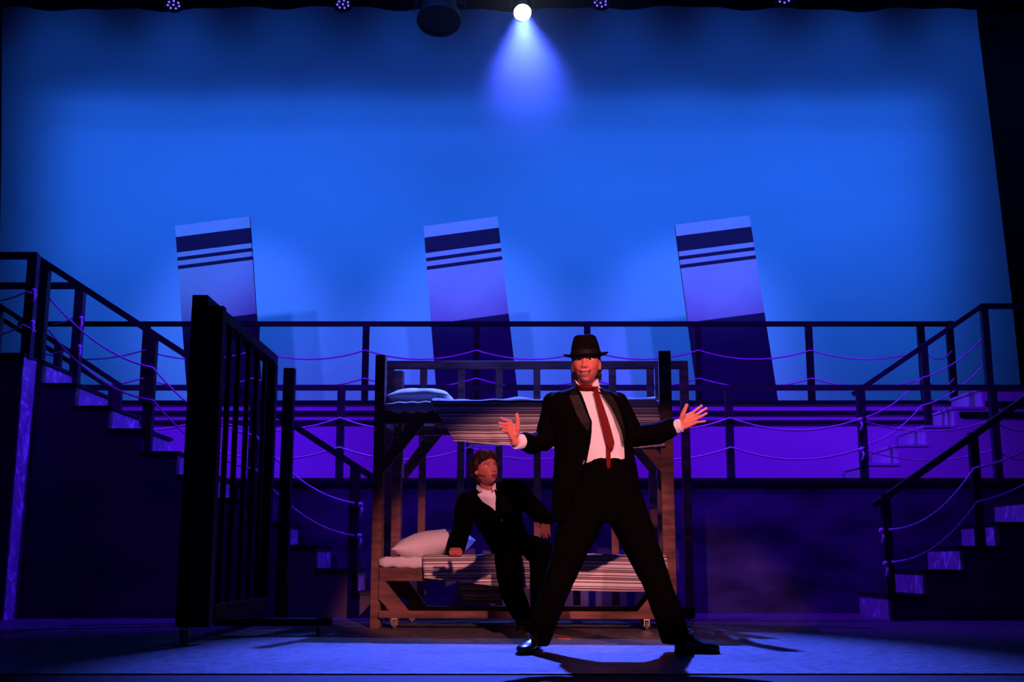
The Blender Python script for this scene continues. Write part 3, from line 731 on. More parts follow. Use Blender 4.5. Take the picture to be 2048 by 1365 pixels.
# ------------------------------------------------------------------ people
def remesh(m, voxel, smooth=4, wr=0.0, wscale=14.0, seed=0.0):
    """fuse overlapping closed shapes into one continuous surface"""
    bmesh.ops.recalc_face_normals(m.bm, faces=m.bm.faces)
    me = bpy.data.meshes.new('tmp'); m.bm.to_mesh(me); m.bm.free()
    o = bpy.data.objects.new('tmp', me); COL.objects.link(o)
    r = o.modifiers.new('r', 'REMESH'); r.mode = 'VOXEL'; r.voxel_size = voxel
    if smooth:
        s = o.modifiers.new('s', 'SMOOTH'); s.iterations = smooth; s.factor = 0.5
    dg = bpy.context.evaluated_depsgraph_get(); out = bpy.data.meshes.new_from_object(o.evaluated_get(dg))
    bpy.data.objects.remove(o); bpy.data.meshes.remove(me)
    for p in out.polygons: p.use_smooth = True
    if wr > 0:
        n = len(out.vertices); nr = [v.normal.copy() for v in out.vertices]
        for v, q in zip(out.vertices, nr):
            c = v.co
            a = noise.noise(Vector((c.x * wscale, c.y * wscale, c.z * wscale * .45 + seed)))
            b = noise.noise(Vector((c.x * wscale * 2.3 + c.z * 9, c.y * wscale * 2, c.z * wscale * 1.3 - c.x * 8 + seed)))
            v.co = c + q * (wr * (1 - 2.2 * abs(a)) * 0.6 + wr * 0.5 * b)
    return out
def cmat(name, rough=0.55, spec=0.3, sss=0.0):
    m = mat(name, (.5, .5, .5), rough, spec); nt = m.node_tree; a = nt.nodes.new('ShaderNodeAttribute'); a.attribute_name = 'paint'
    nt.links.new(a.outputs['Color'], nt.nodes['Principled BSDF'].inputs['Base Color'])
    return m
M_skin = cmat('skin', 0.5, 0.35)
M_suit = mat('black_wool', (0.0020, 0.0013, 0.0014), 0.95, 0.03, noise_s=30, noise_amt=0.3)
M_satin = mat('black_satin', (0.006, 0.004, 0.004), 0.45, 0.15)
M_felt = mat('black_felt', (0.004, 0.003, 0.003), 0.9, 0.05, noise_s=40, noise_amt=0.3)
M_band = mat('black_ribbon', (0.007, 0.005, 0.006), 0.6, 0.12)
M_tie = mat('dark_red_silk', (0.15, 0.004, 0.004), 0.6, 0.12, noise_s=160, noise_amt=0.25)
M_leather = mat('polished_black_leather', (0.012, 0.011, 0.012), 0.22, 0.7, noise_s=25, noise_amt=0.3, bump=0.1)
M_sole = mat('dark_shoe_sole', (0.03, 0.014, 0.012), 0.6, 0.3)
M_hair1 = mat('dark_brown_hair', (0.022, 0.010, 0.008), 0.6, 0.35, noise_s=30, noise_amt=0.6, bump=0.6, stretch=(3, 3, .6))
M_hair2 = mat('brown_hair', (0.034, 0.011, 0.007), 0.65, 0.25, noise_s=26, noise_amt=0.6, bump=0.6, stretch=(3, 3, .6))
def shirt_mat():
    m = mat('white_shirt_cloth', (0.80, 0.78, 0.78), 0.85, 0.15); nt = m.node_tree; N = nt.nodes; L = nt.links; b = N['Principled BSDF']
    tc = N.new('ShaderNodeTexCoord'); wv = N.new('ShaderNodeTexWave'); wv.inputs['Scale'].default_value = 26; wv.inputs['Distortion'].default_value = 1.2
    bp = N.new('ShaderNodeBump'); bp.inputs['Strength'].default_value = .25; bp.inputs['Distance'].default_value = .003
    L.new(tc.outputs['Object'], wv.inputs[0]); L.new(wv.outputs['Fac'], bp.inputs['Height']); L.new(bp.outputs[0], b.inputs['Normal'])
    return m
M_shirt = shirt_mat()
def eye_mat():
    m = mat('eye', (0.8, 0.78, 0.76), 0.12, 0.6); nt = m.node_tree; N = nt.nodes; L = nt.links; b = N['Principled BSDF']
    tc = N.new('ShaderNodeTexCoord'); sp = N.new('ShaderNodeSeparateXYZ'); cr = N.new('ShaderNodeValToRGB'); cr.color_ramp.interpolation = 'LINEAR'
    e = cr.color_ramp.elements; e[0].position = 0.0; e[0].color = (.8, .78, .76, 1); e[1].position = 1; e[1].color = (.005, .005, .005, 1)
    for p, c in ((0.80, (.8, .78, .76, 1)), (0.84, (.10, .08, .05, 1)), (0.93, (.14, .11, .07, 1)), (0.95, (.005, .005, .005, 1))): q = e.new(p); q.color = c
    L.new(tc.outputs['Object'], sp.inputs[0]); mu = N.new('ShaderNodeMath'); mu.operation = 'MULTIPLY'; mu.inputs[1].default_value = 1.0
    L.new(sp.outputs['Y'], mu.inputs[0]); L.new(mu.outputs[0], cr.inputs[0]); L.new(cr.outputs[0], b.inputs['Base Color'])
    return m
M_eye = eye_mat()
G = lambda d, s: math.exp(-(d * d) / (2 * s * s))
def ss(a, b, x):
    t = min(1, max(0, (x - a) / (b - a))); return t * t * (3 - 2 * t)

def head_shapes(m, H, mouth, smile, mw=1.0):
    """H: 4x4 head matrix, local x = wearer's left, y = forward, z = up, eye level at z=0"""
    nu, nv = 96, 80; rows = []
    for j in range(nv + 1):
        phi = -math.pi / 2 + math.pi * (j + (0.001 if j == 0 else -0.001 if j == nv else 0)) / nv; row = []
        for i in range(nu):
            th = 2 * math.pi * i / nu
            dx, dy, dz = math.cos(phi) * math.sin(th), math.cos(phi) * math.cos(th), math.sin(phi)
            z = dz * 0.117; x = dx * 0.073; y = dy * (0.092 if dy > 0 else 0.100)
            lo = 1 - ss(-0.115, -0.015, z)
            x *= 1 - 0.22 * lo; x *= 1.0 + 0.30 * lo * (1 - abs(dz)) * .5
            if dy < 0: y *= 1 - 0.50 * lo
            else:
                y *= 1 + 0.10 * lo
                y += 0.030 * lo * (dy > 0) * ss(0, .5, dy) * (1 - ss(.02, .06, abs(x)))
            f = ss(0.15, 0.6, dy)
            if f > 0:
                ax = abs(x); d = 0
                d += 0.004 * G(z - 0.022, .008) * G(ax - .028, .022)
                d -= 0.013 * G(z - 0.000, .010) * G(ax - .031, .013)
                d += 0.007 * G(z + 0.038, .016) * G(ax - .042, .016)
                t = (0.010 - z) / 0.050
                if 0 <= t <= 1.18:
                    amp = (0.004 + 0.020 * t ** 1.3) if t <= 1 else (0.024 * (1 - (t - 1) / .18))
                    d += amp * G(x, 0.0065 + 0.0035 * min(t, 1))
                d += 0.009 * G(z + 0.041, .0055) * G(ax - .0115, .0055)
                d += 0.008 * G(z + 0.0635 - 6 * smile * x * x, .0045) * G(x, .018 * mw) + 0.008 * G(z + 0.082 - 6 * smile * x * x, .0055) * G(x, .015 * mw)
                d -= mouth * G(z + 0.0725 - 6 * smile * x * x, .0042) * G(x, .015 * mw)
                d -= 0.004 * G(z + 0.092, .005) * G(x, .02)
                d += 0.006 * G(z + 0.106, .010) * G(x, .016)
                d -= 0.003 * smile * G(ax - .034, .004) * G(z + .058, .014)
                y += d * f
            row.append(H @ Vector((x, y, z)))
        rows.append(row)
    m.loft(rows)
    R = H.to_3x3()
    for s in (-1, 1):
        m.ball(H @ Vector((s * 0.0735, -0.006, -0.018)), (0.009, 0.015, 0.026), 14, 10, R @ Matrix.Rotation(s * 0.35, 3, 'Z') @ Matrix.Rotation(-0.15, 3, 'X'))
        m.ball(H @ Vector((s * 0.031, 0.0680, 0.0078)), (0.0150, 0.0135, 0.0065), 14, 10, R)
        m.ball(H @ Vector((s * 0.031, 0.0680, -0.0076)), (0.0140, 0.0115, 0.0045), 14, 10, R)
def paint_body(me, H, base, mouth, smile, brow, lipc, mw=1.0):
    Hi = H.inverted(); at_ = me.color_attributes.new('paint', 'FLOAT_COLOR', 'POINT')
    base = np.array(base); lip = np.array(lipc); n = len(me.vertices); out = np.ones((n, 4), dtype=np.float32); out[:, :3] = base
    for i, v in enumerate(me.vertices):
        p = Hi @ v.co
        if p.length > 0.19: 
            continue
        c = base.copy(); x, z, y = p.x, p.z, p.y
        if y > 0.02:
            ax = abs(x); zm = z + 0.0725 - 6 * smile * x * x
            w = G(zm - 0.0075, .0045) * (1 - ss(.018 * mw, .027 * mw, ax)) + G(zm + .009, .0055) * (1 - ss(.014 * mw, .023 * mw, ax))
            c = c * (1 - min(1, w)) + lip * min(1, w)
            if mouth > 0.008:
                w2 = G(zm - .0004, .0042) * (1 - ss(.013 * mw, .020 * mw, ax)); c = c * (1 - min(1, 1.4 * w2)) + np.array((0.03, .004, .004)) * min(1, 1.4 * w2)
                w3 = G(zm - .0025, .0020) * (1 - ss(.010 * mw, .014 * mw, ax)) * (1 if smile > 0 else .25); c = c * (1 - w3) + np.array((.75, .68, .6)) * w3
            wb = G(z - 0.0215 + 2.2 * (ax - .031) ** 2 * 8, .0030) * (1 - ss(.016, .021, abs(ax - .032))) 
            c = c * (1 - .85 * wb) + np.array(brow) * .85 * wb
            wl = G(z - .0075, .0016) * (1 - ss(.011, .015, abs(ax - .031))); c = c * (1 - .8 * wl) + np.array(brow) * .8 * wl
            ck = G(z + .035, .018) * G(ax - .042, .018); c = c * (1 + np.array((.06, -.12, -.12)) * ck)
        out[i, :3] = c
    at_.data.foreach_set('color', out.ravel())
def eyes(H, parent, gaze=(0, 1, 0)):
    for s in (-1, 1):
        bm = bmesh.new(); bmesh.ops.create_uvsphere(bm, u_segments=24, v_segments=16, radius=1.0)
        bmesh.ops.transform(bm, matrix=Matrix.Rotation(-math.pi / 2, 4, 'X'), verts=bm.verts)
        me = bpy.data.meshes.new('eye'); bm.to_mesh(me); bm.free()
        for p in me.polygons: p.use_smooth = True
        o = link('eye', me, M_eye, parent, True)
        g = Vector(gaze).normalized(); rot = Vector((0, 1, 0)).rotation_difference(g).to_matrix().to_4x4()
        o.matrix_basis = H @ Matrix.Translation((s * 0.031, 0.0658, 0.0003)) @ rot @ Matrix.Diagonal((0.0128, 0.0128, 0.0128, 1))

def chain(m, pts, rad, n=10, balls=True):
    m.tube(pts, rad, n)
    if balls:
        for p, r in zip(pts, rad): m.ball(p, r, 12, 8)
def ell_ring(c, a, b, n=40, e=2.0, y_shift=None, tilt=None):
    r = []
    for k in range(n):
        t = 2 * math.pi * k / n; ct, st = math.cos(t), math.sin(t)
        v = Vector((a * math.copysign(abs(ct) ** (2 / e), ct), b * math.copysign(abs(st) ** (2 / e), st), 0))
        if tilt is not None: v = tilt @ v
        r.append(Vector(c) + v)
    return r

def hand(m, wrist, knuckles, fingers, thumb, rs=1.0):
    """wrist centre; knuckles = 4 finger base points; fingers = 4 lists of joints; thumb = joints"""
    w = Vector(wrist)
    side = (Vector(knuckles[0]) - Vector(knuckles[3])).normalized()
    starts = [w + side * (0.020 - 0.0135 * i) for i in range(4)]
    for i, (k, st) in enumerate(zip(knuckles, starts)):
        k = Vector(k); mid = st.lerp(k, .5)
        chain(m, [st, mid, k], [0.0155 * rs, 0.0150 * rs, 0.0115 * rs])
        if i < 3:
            k2 = Vector(knuckles[i + 1]); s2 = starts[i + 1]
            chain(m, [(st + s2) / 2, (mid + s2.lerp(k2, .5)) / 2, (k + k2) / 2 + (st - k) * .04], [0.0155 * rs, 0.0145 * rs, 0.0105 * rs])
    for i, f in enumerate(fingers):
        r0 = (0.0092, 0.0096, 0.0091, 0.0080)[i] * rs
        pts = [Vector(knuckles[i])] + [Vector(p) for p in f]; k = len(pts) - 1
        rr = [r0 * (1.08 - 0.26 * j / k) for j in range(k + 1)]
        # small knuckle swellings
        P2, R2 = [], []
        for j in range(k):
            P2 += [pts[j], pts[j].lerp(pts[j + 1], .5)]; R2 += [rr[j], (rr[j] + rr[j + 1]) / 2 * .93]
        P2.append(pts[-1]); R2.append(rr[-1]); chain(m, P2, R2)
    t = [Vector(p) for p in thumb]
    chain(m, [w + side * 0.012, t[0]] + t[1:], [0.017 * rs, 0.0155 * rs] + [0.0125 * rs, 0.0112 * rs, 0.0095 * rs][:len(t) - 1])

def lace_up(name, parent, heel, toe, up_h=0.075, w=0.048, label=None):
    """leather shoe from heel point to toe point (both on the floor)"""
    h, t = Vector(heel), Vector(toe); d = (t - h); Ln = d.length; d.normalize(); s = Vector((-d.y, d.x, 0))
    prof = [  # t, half width, top height
        (0.00, .020, .050), (0.03, .030, .068), (0.12, .034, .082), (0.25, .034, .088), (0.36, .034, .080), (0.48, .038, .064), (0.60, .043, .052),
        (0.72, .046, .045), (0.84, .044, .040), (0.93, .034, .034), (0.985, .018, .026), (1.0, .006, .020)]
    sc = w / 0.048; rows = []
    for (q, hw, th) in prof:
        c = h + d * (q * Ln); row = []
        for k in range(22):
            a = 2 * math.pi * k / 22; ca, sa = math.cos(a), math.sin(a)
            row.append(c + s * (hw * sc * math.copysign(abs(ca) ** .8, ca)) + Vector((0, 0, 0.012 + (th * up_h / .075) * (0.5 + 0.5 * math.copysign(abs(sa) ** .85, sa)))))
        rows.append(row)
    m = MB(); m.loft(rows); sh = m.build(name, M_leather, parent)
    if label: sh['label'] = label
    m = MB(); rows = []
    for z in (0.0, 0.006, 0.014):
        rows.append([h + d * (q * Ln) + s * (sg * (hw + .004) * sc) + Vector((0, 0, z)) for sg, seq in ((1, prof), (-1, prof[::-1])) for (q, hw, th) in seq])
    m.loft(rows, smooth=False); m.box(tuple(min(a, b) for a, b in zip(h + s * .0 , h)), tuple(max(a, b) + .0001 for a, b in zip(h, h))); m.build('sole', M_sole, sh)
    m = MB()
    for i, q in enumerate((.36, .42, .48, .54)):
        c = h + d * (q * Ln); th = np.interp(q, [p[0] for p in prof], [p[2] for p in prof]) * up_h / .075 + .013
        m.tube([c - s * .018 + Vector((0, 0, th - .006)), c + Vector((0, 0, th + .002)), c + s * .018 + Vector((0, 0, th - .006))], .0022, 6)
    c = h + d * (.36 * Ln); th = .08 * up_h / .075 + .016
    for sg in (-1, 1):
        m.tube([c + Vector((0, 0, th)), c + s * (.025 * sg) + d * .012 + Vector((0, 0, th + .008)), c + s * (.04 * sg) + d * .03 + Vector((0, 0, th - .022)), c + s * (.012 * sg) + d * .01 + Vector((0, 0, th - .004))], .002, 6)
        m.tube([c + Vector((0, 0, th)), c + s * (.035 * sg) + d * .03 + Vector((0, 0, th - .03)), c + s * (.048 * sg) + d * .045 + Vector((0, 0, th - .06))], .0018, 6)
    m.build('lace', M_sole, sh)
    return sh

def shell_ring(c, a, b, fl, fr, th, n=56, e=2.3, sh=None):
    """C shaped ring open at the front between angles fl (left edge) and fr (right edge); front is -Y"""
    A = []; 
    for k in range(n + 1):
        t = fl + (2 * math.pi - fl + fr) * k / n
        A.append((math.cos(t), math.sin(t)))
    def pt(ct, st, aa, bb):
        v = Vector((aa * math.copysign(abs(ct) ** (2 / e), ct), -bb * math.copysign(abs(st) ** (2 / e), st), 0))
        if sh is not None: v = sh @ v
        return Vector(c) + v
    return [pt(x, y, a, b) for x, y in A] + [pt(x, y, a - th, b - th) for x, y in reversed(A)]
def ang(xe, cx, a, e=2.3):
    q = max(-.98, min(.98, (xe - cx) / a)); ct = math.copysign(abs(q) ** (e / 2), q); return math.acos(ct)

# ================================================================== standing man in the hat
Y1 = 6.55
def p1(px, py, dy=0.0): return at(px, py, Y1 + dy)
man = empty('person', (p1(1215, 1300).x, Y1, 0))
tag(man, 'standing person in black hat, open black jacket and red tie, arms flung wide', 'person')
# head matrix
hc = p1(1172, 724.5, -0.03)
H1 = Matrix.Translation(hc) @ Matrix.Rotation(math.pi - math.radians(9), 4, 'Z') @ Matrix.Rotation(math.radians(2), 4, 'X') @ Matrix.Rotation(math.radians(2), 4, 'Y') @ Matrix.Diagonal((1.03, 1.0, 1.16, 1))
mo1, sm1 = 0.015, 1.5
m = MB(); head_shapes(m, H1, mo1, sm1, 1.45)
m.tube([p1(1176, 800, .03), p1(1174, 775, .02), p1(1172, 745, .0)], [.062, .054, .052], 20)
sh1, el1, wr1 = p1(1101, 806, .02), p1(1090, 884, .05), p1(1030, 884, -.13)
sh2, el2, wr2 = p1(1238, 806, .02), p1(1272, 872, .05), p1(1357, 853, -.06)
tor = [(1170, 795, .10, .075), (1172, 815, .12, .08), (1182, 860, .15, .10), (1195, 900, .14, .10), (1207, 940, .15, .105), (1208, 985, .155, .10), (1206, 1010, .12, .08)]
m.loft([ell_ring(p1(x, y, .02), a, b) for x, y, a, b in tor])
chain(m, [sh1.lerp(el1, .15), el1, wr1], [.034, .034, .027]); chain(m, [sh2.lerp(el2, .15), el2, wr2], [.034, .034, .027])
kn1, an1, kn2, an2 = p1(1128, 1125, -.03), p1(1082, 1272, .06), p1(1296, 1130, -.02), p1(1352, 1272, .05)
chain(m, [p1(1180, 1000, .02), kn1, an1], [.085, .055, .038], 14); chain(m, [p1(1238, 1000, .02), kn2, an2], [.085, .055, .038], 14)
# hands
def q1(px, py, dy): return at(px, py, Y1 - 0.15 + dy)
for px, py, r in ((1022, 866, .017), (1026, 872, .018), (1030, 856, .021), (1027, 864, .021), (1031, 868, .022), (1033, 860, .020), (1024, 857, .017)): m.ball(q1(px, py, -.002), (r, r * .75, r), 14, 10)
hand(m, q1(1031, 877, .01), [q1(1020, 844.5, -.02), q1(1016.5, 851, -.024), q1(1016, 858.5, -.022), q1(1018, 866, -.016)],
     [[q1(1009, 840, -.045), q1(1002, 837, -.06)], [q1(1005, 849, -.052), q1(999, 847.5, -.068)], [q1(1006, 856, -.05), q1(1000, 854.5, -.066)], [q1(1011, 863.5, -.04), q1(1005, 862.5, -.054)]],
     [q1(1035.5, 858, -.010), q1(1036, 844, -.02), q1(1034, 831, -.026)], 1.08)
def q2(px, py, dy): return at(px, py, Y1 - 0.07 + dy)
for px, py, r in ((1374, 838, .020), (1378, 844, .019), (1370, 846, .021), (1382, 838, .016)): m.ball(q2(px, py, .0), (r, r * .75, r), 14, 10)
hand(m, q2(1363, 849, .005), [q2(1383, 828, -.005), q2(1388, 833.5, -.008), q2(1390, 839.5, -.008), q2(1390, 846, -.004)],
     [[q2(1395, 818.5, -.012), q2(1403.5, 812, -.014)], [q2(1401, 825, -.016), q2(1413, 817.5, -.02)], [q2(1402, 834, -.016), q2(1413, 827.5, -.02)], [q2(1401, 844.5, -.01), q2(1410.5, 843, -.013)]],
     [q2(1365, 832, -.012), q2(1369, 821, -.018), q2(1373.5, 811.5, -.02)], 0.98)
me = remesh(m, 0.0026, 3)
paint_body(me, H1, (0.62, 0.20, 0.135), mo1, sm1, (0.05, .015, .01), (0.45, .06, .05), 1.45)
link('body', me, M_skin, man)
eyes(H1, man, (0.1, 1, -0.12))
print('body verts', len(me.vertices))
# shirt
def ringp(rows, dy=.02, e=2.2, n=48): return [ell_ring(p1((l + r) / 2, y, dy), (p1(r, y).x - p1(l, y).x) / 2, b, n, e) for (y, l, r, b) in rows]
m = MB(); m.loft(ringp([(775, 1157, 1193, .050), (784, 1150, 1200, .062), (792, 1130, 1220, .085), (805, 1108, 1234, .105), (830, 1108, 1243, .118), (870, 1122, 1250, .124), (900, 1140, 1254, .124), (930, 1152, 1258, .122), (950, 1152, 1260, .11)], .015))
chain(m, [wr1.lerp(el1, .5), wr1.lerp(el1, .05)], [.038, .036], 16, False); chain(m, [wr2.lerp(el2, .5), wr2.lerp(el2, -.08)], [.038, .037], 16, False)
me = remesh(m, 0.005, 4, 0.0035, 16, 2); link('shirt', me, M_shirt, man)
shirt = [o for o in man.children if o.name.startswith('shirt')][0] if man.children else None
# shirt front details
Ysf = Y1 - .115
def sf(px, py, d=0.0): return at(px, py, Ysf - d)
m = MB()
for (x, y) in ((1191, 786),): m.ball(sf(x - 5, y, .004 + (0 if y > 820 else -.02)), (.0035, .003, .0035), 10, 6)
b_ = m.build('button', M_sheet, shirt)
# collar flaps
m = MB()
def quad(m, pts, th=0.004, mi=0):
    f = [m.bm.verts.new(Vector(p)) for p in pts]; g = [m.bm.verts.new(Vector(p) + Vector((0, th, 0))) for p in pts]
    n_ = len(pts); m.bm.faces.new(f); m.bm.faces.new(g[::-1])
    for i in range(n_): m.bm.faces.new((f[i], f[(i+1) % n_], g[(i+1) % n_], g[i]))
quad(m, [p1(1195, 757, -.03), p1(1199, 771, -.05), p1(1191, 776, -.075), p1(1184, 773, -.082), p1(1186, 768, -.075)])
m.build('collar', M_sheet, shirt); m = MB()
quad(m, [p1(1150, 759, -.03), p1(1154, 768, -.06), p1(1161, 772, -.078), p1(1152, 766, -.05)])
m.build('collar', M_sheet, shirt); m = MB()
quad(m, [p1(1193, 776, -.075), p1(1199, 772, -.055), p1(1205, 786, -.085), p1(1198, 784, -.09)])
m.build('collar', M_sheet, shirt)
# cuffs
m = MB()
for a, b in ((wr1, el1), (wr2, el2)):
    m = MB(); d = (Vector(b) - Vector(a)).normalized(); f = -1
    s0 = Vector(a) + d * (0.004 if a is wr1 else -0.014); s1 = s0 + d * .11
    m.tube([s0, s1], [.041 if a is wr1 else .037, .043], 22); m.build('cuff', M_shirt, shirt, 0)
# tie
m = MB()
L_ = [(1186, 773, 1197, 774, -.085), (1187.5, 780, 1196, 780.5, -.098), (1188, 790, 1199, 789, -.108), (1193, 812, 1206.5, 810, -.118), (1199, 838, 1215, 835, -.125), (1206, 866, 1223, 862, -.128), (1212, 889, 1229, 886, -.13), (1216, 896, 1227.5, 893, -.13), (1223.5, 901, 1226, 900, -.13)]
def strip(m, L_, th=.006):
    rows = []
    for (xa, ya, xb, yb, d) in L_:
        a, b = p1(xa, ya, d), p1(xb, yb, d); c = (a + b) / 2 + Vector((0, -.004, 0))
        rows.append([a, c, b, b + Vector((0, th, 0)), c + Vector((0, th, 0)), a + Vector((0, th, 0))])
    m.loft(rows, smooth=False)
strip(m, L_)
strip(m, [(1206, 868, 1214, 867, -.119), (1212, 893, 1221, 892, -.119), (1213, 930, 1221.5, 930, -.126), (1214, 936, 1220.5, 936, -.127), (1216, 938.5, 1218.5, 938.5, -.127)])
# band round the neck
rows = []
for k in range(25):
    t = math.pi * (0.02 + 0.96 * k / 24); c = p1(1175, 772 + 6 * math.sin(t) - 1, -.0)
    u = Vector((-math.cos(t) * .066, -math.sin(t) * .074 - .004, 0)); rows.append([c + u * .96 + Vector((0, 0, .008)), c + u * 1.03 + Vector((0, 0, .0)), c + u * 1.0 + Vector((0, 0, -.020)), c + u * .92 + Vector((0, 0, -.02))])
m.loft(rows)
m.build('necktie', M_tie, man)
# jacket
def jrow(y, l, r, el, er, b, dy=.03, th=.014):
    cx = (l + r) / 2; c = p1(cx, y, dy); a = (p1(r, y).x - p1(l, y).x) / 2
    return shell_ring(c, a, b, ang(p1(el, y).x, c.x, a), ang(p1(er, y).x, c.x, a), th)
rowsJ = [(776, 1146, 1201, 1153, 1196, .074), (782, 1128, 1214, 1155, 1199, .088), (789, 1104, 1232, 1158, 1205, .105), (798, 1092, 1245, 1162, 1212, .12), (812, 1088, 1252, 1167, 1221, .133), (830, 1092, 1255, 1174, 1231, .142),
         (850, 1099, 1258, 1181, 1240, .148), (872, 1106, 1262, 1180, 1247, .15), (900, 1110, 1267, 1175, 1249, .152), (926, 1109, 1271, 1170, 1251, .152), (955, 1106, 1276, 1158, 1259, .155), (1000, 1103, 1284, 1140, 1266, .16), (1040, 1101, 1291, 1128, 1280, .165), (1043, 1101, 1291, 1128, 1280, .165)]
m = MB(); m.loft([jrow(*r) for r in rowsJ])
c1 = wr1 + (el1 - wr1).normalized() * .085; c2 = wr2 + (el2 - wr2).normalized() * .05
chain(m, [p1(1108, 806, .03), p1(1100, 845, .04), p1(1088, 880, .04), p1(1062, 889, -.03), c1], [.062, .060, .062, .056, .052], 18)
chain(m, [p1(1234, 806, .03), p1(1248, 838, .04), p1(1270, 872, .04), p1(1315, 868, .0), c2], [.060, .064, .066, .060, .054], 18)
me = remesh(m, 0.0055, 5, 0.006, 11, 7); jk = link('jacket', me, M_suit, man)
# lapels
m = MB()
def lap(side, rows):
    R = []
    for (y, xe, xo, d) in rows:
        a, b = p1(xe, y, d), p1(xo, y + (2 if side > 0 else 2), d + .012)
        R.append([a, b, b + Vector((0, .012, 0)), a + Vector((0, .012, 0))])
    m.loft(R, smooth=False)
lap(1, [(778, 1152, 1144, -.075), (790, 1157, 1138, -.105), (808, 1165, 1146, -.115), (825, 1172, 1152, -.128), (845, 1181, 1163, -.136), (862, 1182, 1175, -.14)])
lap(-1, [(777, 1197, 1207, -.075), (790, 1205, 1224, -.105), (808, 1218, 1234, -.112), (830, 1230, 1243, -.124), (860, 1243, 1250, -.127), (885, 1248, 1251, -.126)])
m.build('lapel', M_satin, jk)
m = MB(); m.ball(p1(1168, 924, -.135), (.006, .005, .006), 10, 8); m.ball(p1(1166.5, 928, -.132), (.005, .004, .005), 10, 8); m.build('button', M_metal, jk)
# trousers
m = MB()
m.loft(ringp([(921, 1148, 1258, .128), (945, 1152, 1264, .132), (985, 1140, 1277, .135), (1020, 1128, 1290, .13), (1045, 1140, 1285, .11)], .02))
def legp(m, L_):
    m.loft([ell_ring(p1(x, y, d), hw / 352.0, dp, 28) for x, y, hw, dp, d in L_])
legp(m, [(1172, 985, 44, .11, .02), (1158, 1055, 44, .105, .0), (1139, 1110, 34, .09, -.02), (1118, 1165, 29, .08, -.01), (1100, 1210, 27, .076, .01), (1088, 1250, 25, .072, .03), (1080, 1280, 22, .07, .05), (1078, 1292, 20, .068, .06)])
legp(m, [(1240, 985, 42, .11, .02), (1262, 1050, 41, .105, .0), (1288, 1110, 34, .09, -.02), (1313, 1165, 29, .08, -.01), (1330, 1210, 29, .076, .01), (1344, 1250, 29, .074, .03), (1350, 1278, 28, .072, .04), (1352, 1288, 27, .07, .05)])
me = remesh(m, 0.006, 5, 0.006, 9, 3); link('trousers', me, M_suit, man)
# shoes
lace_up('shoe', man, (p1(1076, 1300).x, Y1 + .09, 0), (p1(1042, 1300).x, Y1 - .17, 0), .075)
lace_up('shoe', man, (p1(1354, 1300).x, Y1 + .05, 0), (p1(1434, 1300).x, Y1 - .07, 0), .085)
# hair
def hair_shell(H, mat_, parent, bump, seed, low=-0.09, front=0.0):
    m = MB()
    R = H.to_3x3()
    m.ball(H @ Vector((0, -0.020, 0.018)), (0.081, 0.088, 0.106), 32, 24, R)
    m.ball(H @ Vector((0, -0.045, -0.035)), (0.070, 0.055, 0.075), 28, 20, R)
    rnd = random.Random(seed)
    for k in range(46):
        a = rnd.uniform(-1.9, 1.9) + math.pi; zz = rnd.uniform(low, 0.03)
        c = Vector((0.078 * math.sin(a), 0.085 * math.cos(a) - .02, zz)); m.ball(H @ c, (.014, .014, .026), 8, 6, R @ Matrix.Rotation(rnd.uniform(-.5, .5), 3, 'X'))
    return m
m = MB(); R = H1.to_3x3()
m.ball(H1 @ Vector((0, -0.026, 0.018)), (0.079, 0.084, 0.100), 32, 24, R); m.ball(H1 @ Vector((0, -0.050, -0.035)), (0.064, 0.050, 0.066), 28, 20, R)
rnd = random.Random(3)
for k in range(30):
    a = rnd.choice((-1, 1)) * rnd.uniform(1.75, 2.6); c = Vector((0.074 * math.sin(a), 0.085 * math.cos(a) - .01, rnd.uniform(-.075, .02)))
    m.ball(H1 @ c, (.010, .012, .018), 8, 6, R @ Matrix.Rotation(rnd.uniform(-.6, .6), 3, 'Y'))
me = remesh(m, 0.004, 2, 0.006, 40, 1); link('hair', me, M_hair1, man)
# hat
HT = H1 @ Matrix.Diagonal((1, 1, 1 / 1.16, 1)) @ Matrix.Translation((0, -0.004, 0.029)) @ Matrix.Rotation(math.radians(-5), 4, 'X')
m = MB(); rows = []
for (z, a, b, e) in ((0.000, .0835, .100, 2), (0.03, .0820, .098, 2), (0.065, .0755, .091, 2.1), (0.09, .069, .083, 2.2), (0.112, .0625, .075, 2.3), (0.121, .052, .064, 2.4), (0.1225, .035, .046, 2.4), (0.116, .016, .035, 2.2), (0.113, .004, .02, 2)):
    r = []
    for k in range(48):
        t = 2 * math.pi * k / 48; x, y = a * math.copysign(abs(math.cos(t)) ** (2 / e), math.cos(t)), b * math.copysign(abs(math.sin(t)) ** (2 / e), math.sin(t))
        pin = 1 - 0.16 * ss(.03, .11, z) * ss(.3, 1, y / .1) * ss(0.01, .05, abs(x)) * 1.0
        zz = z - (0.005 * G(x, .02) * (z > .09)) + (0.006 * (y / .09) if z > .08 else 0)
        r.append(HT @ Vector((x * pin, y, zz)))
    rows.append(r)
m.loft(rows)
rows = []
for (f, dz) in ((0.0, .006), (.3, .002), (.7, .002), (1.0, .008), (1.04, .011), (1.03, .013), (.97, .012), (.7, .006), (.3, .006), (0, .010)):
    r = []
    for k in range(64):
        t = 2 * math.pi * k / 64; ct, st = math.cos(t), math.sin(t)
        w = 0.045; a, b = .079 + w * f, .096 + w * f
        dip = -0.012 * max(0, st) * f + 0.010 * f * abs(ct) ** 2 + .010 * f * max(0, -st)
        r.append(HT @ Vector((a * ct, b * st, dz + dip)))
    rows.append(r)
m.loft(rows, caps=False)
hat = m.build('hat', M_felt, man)
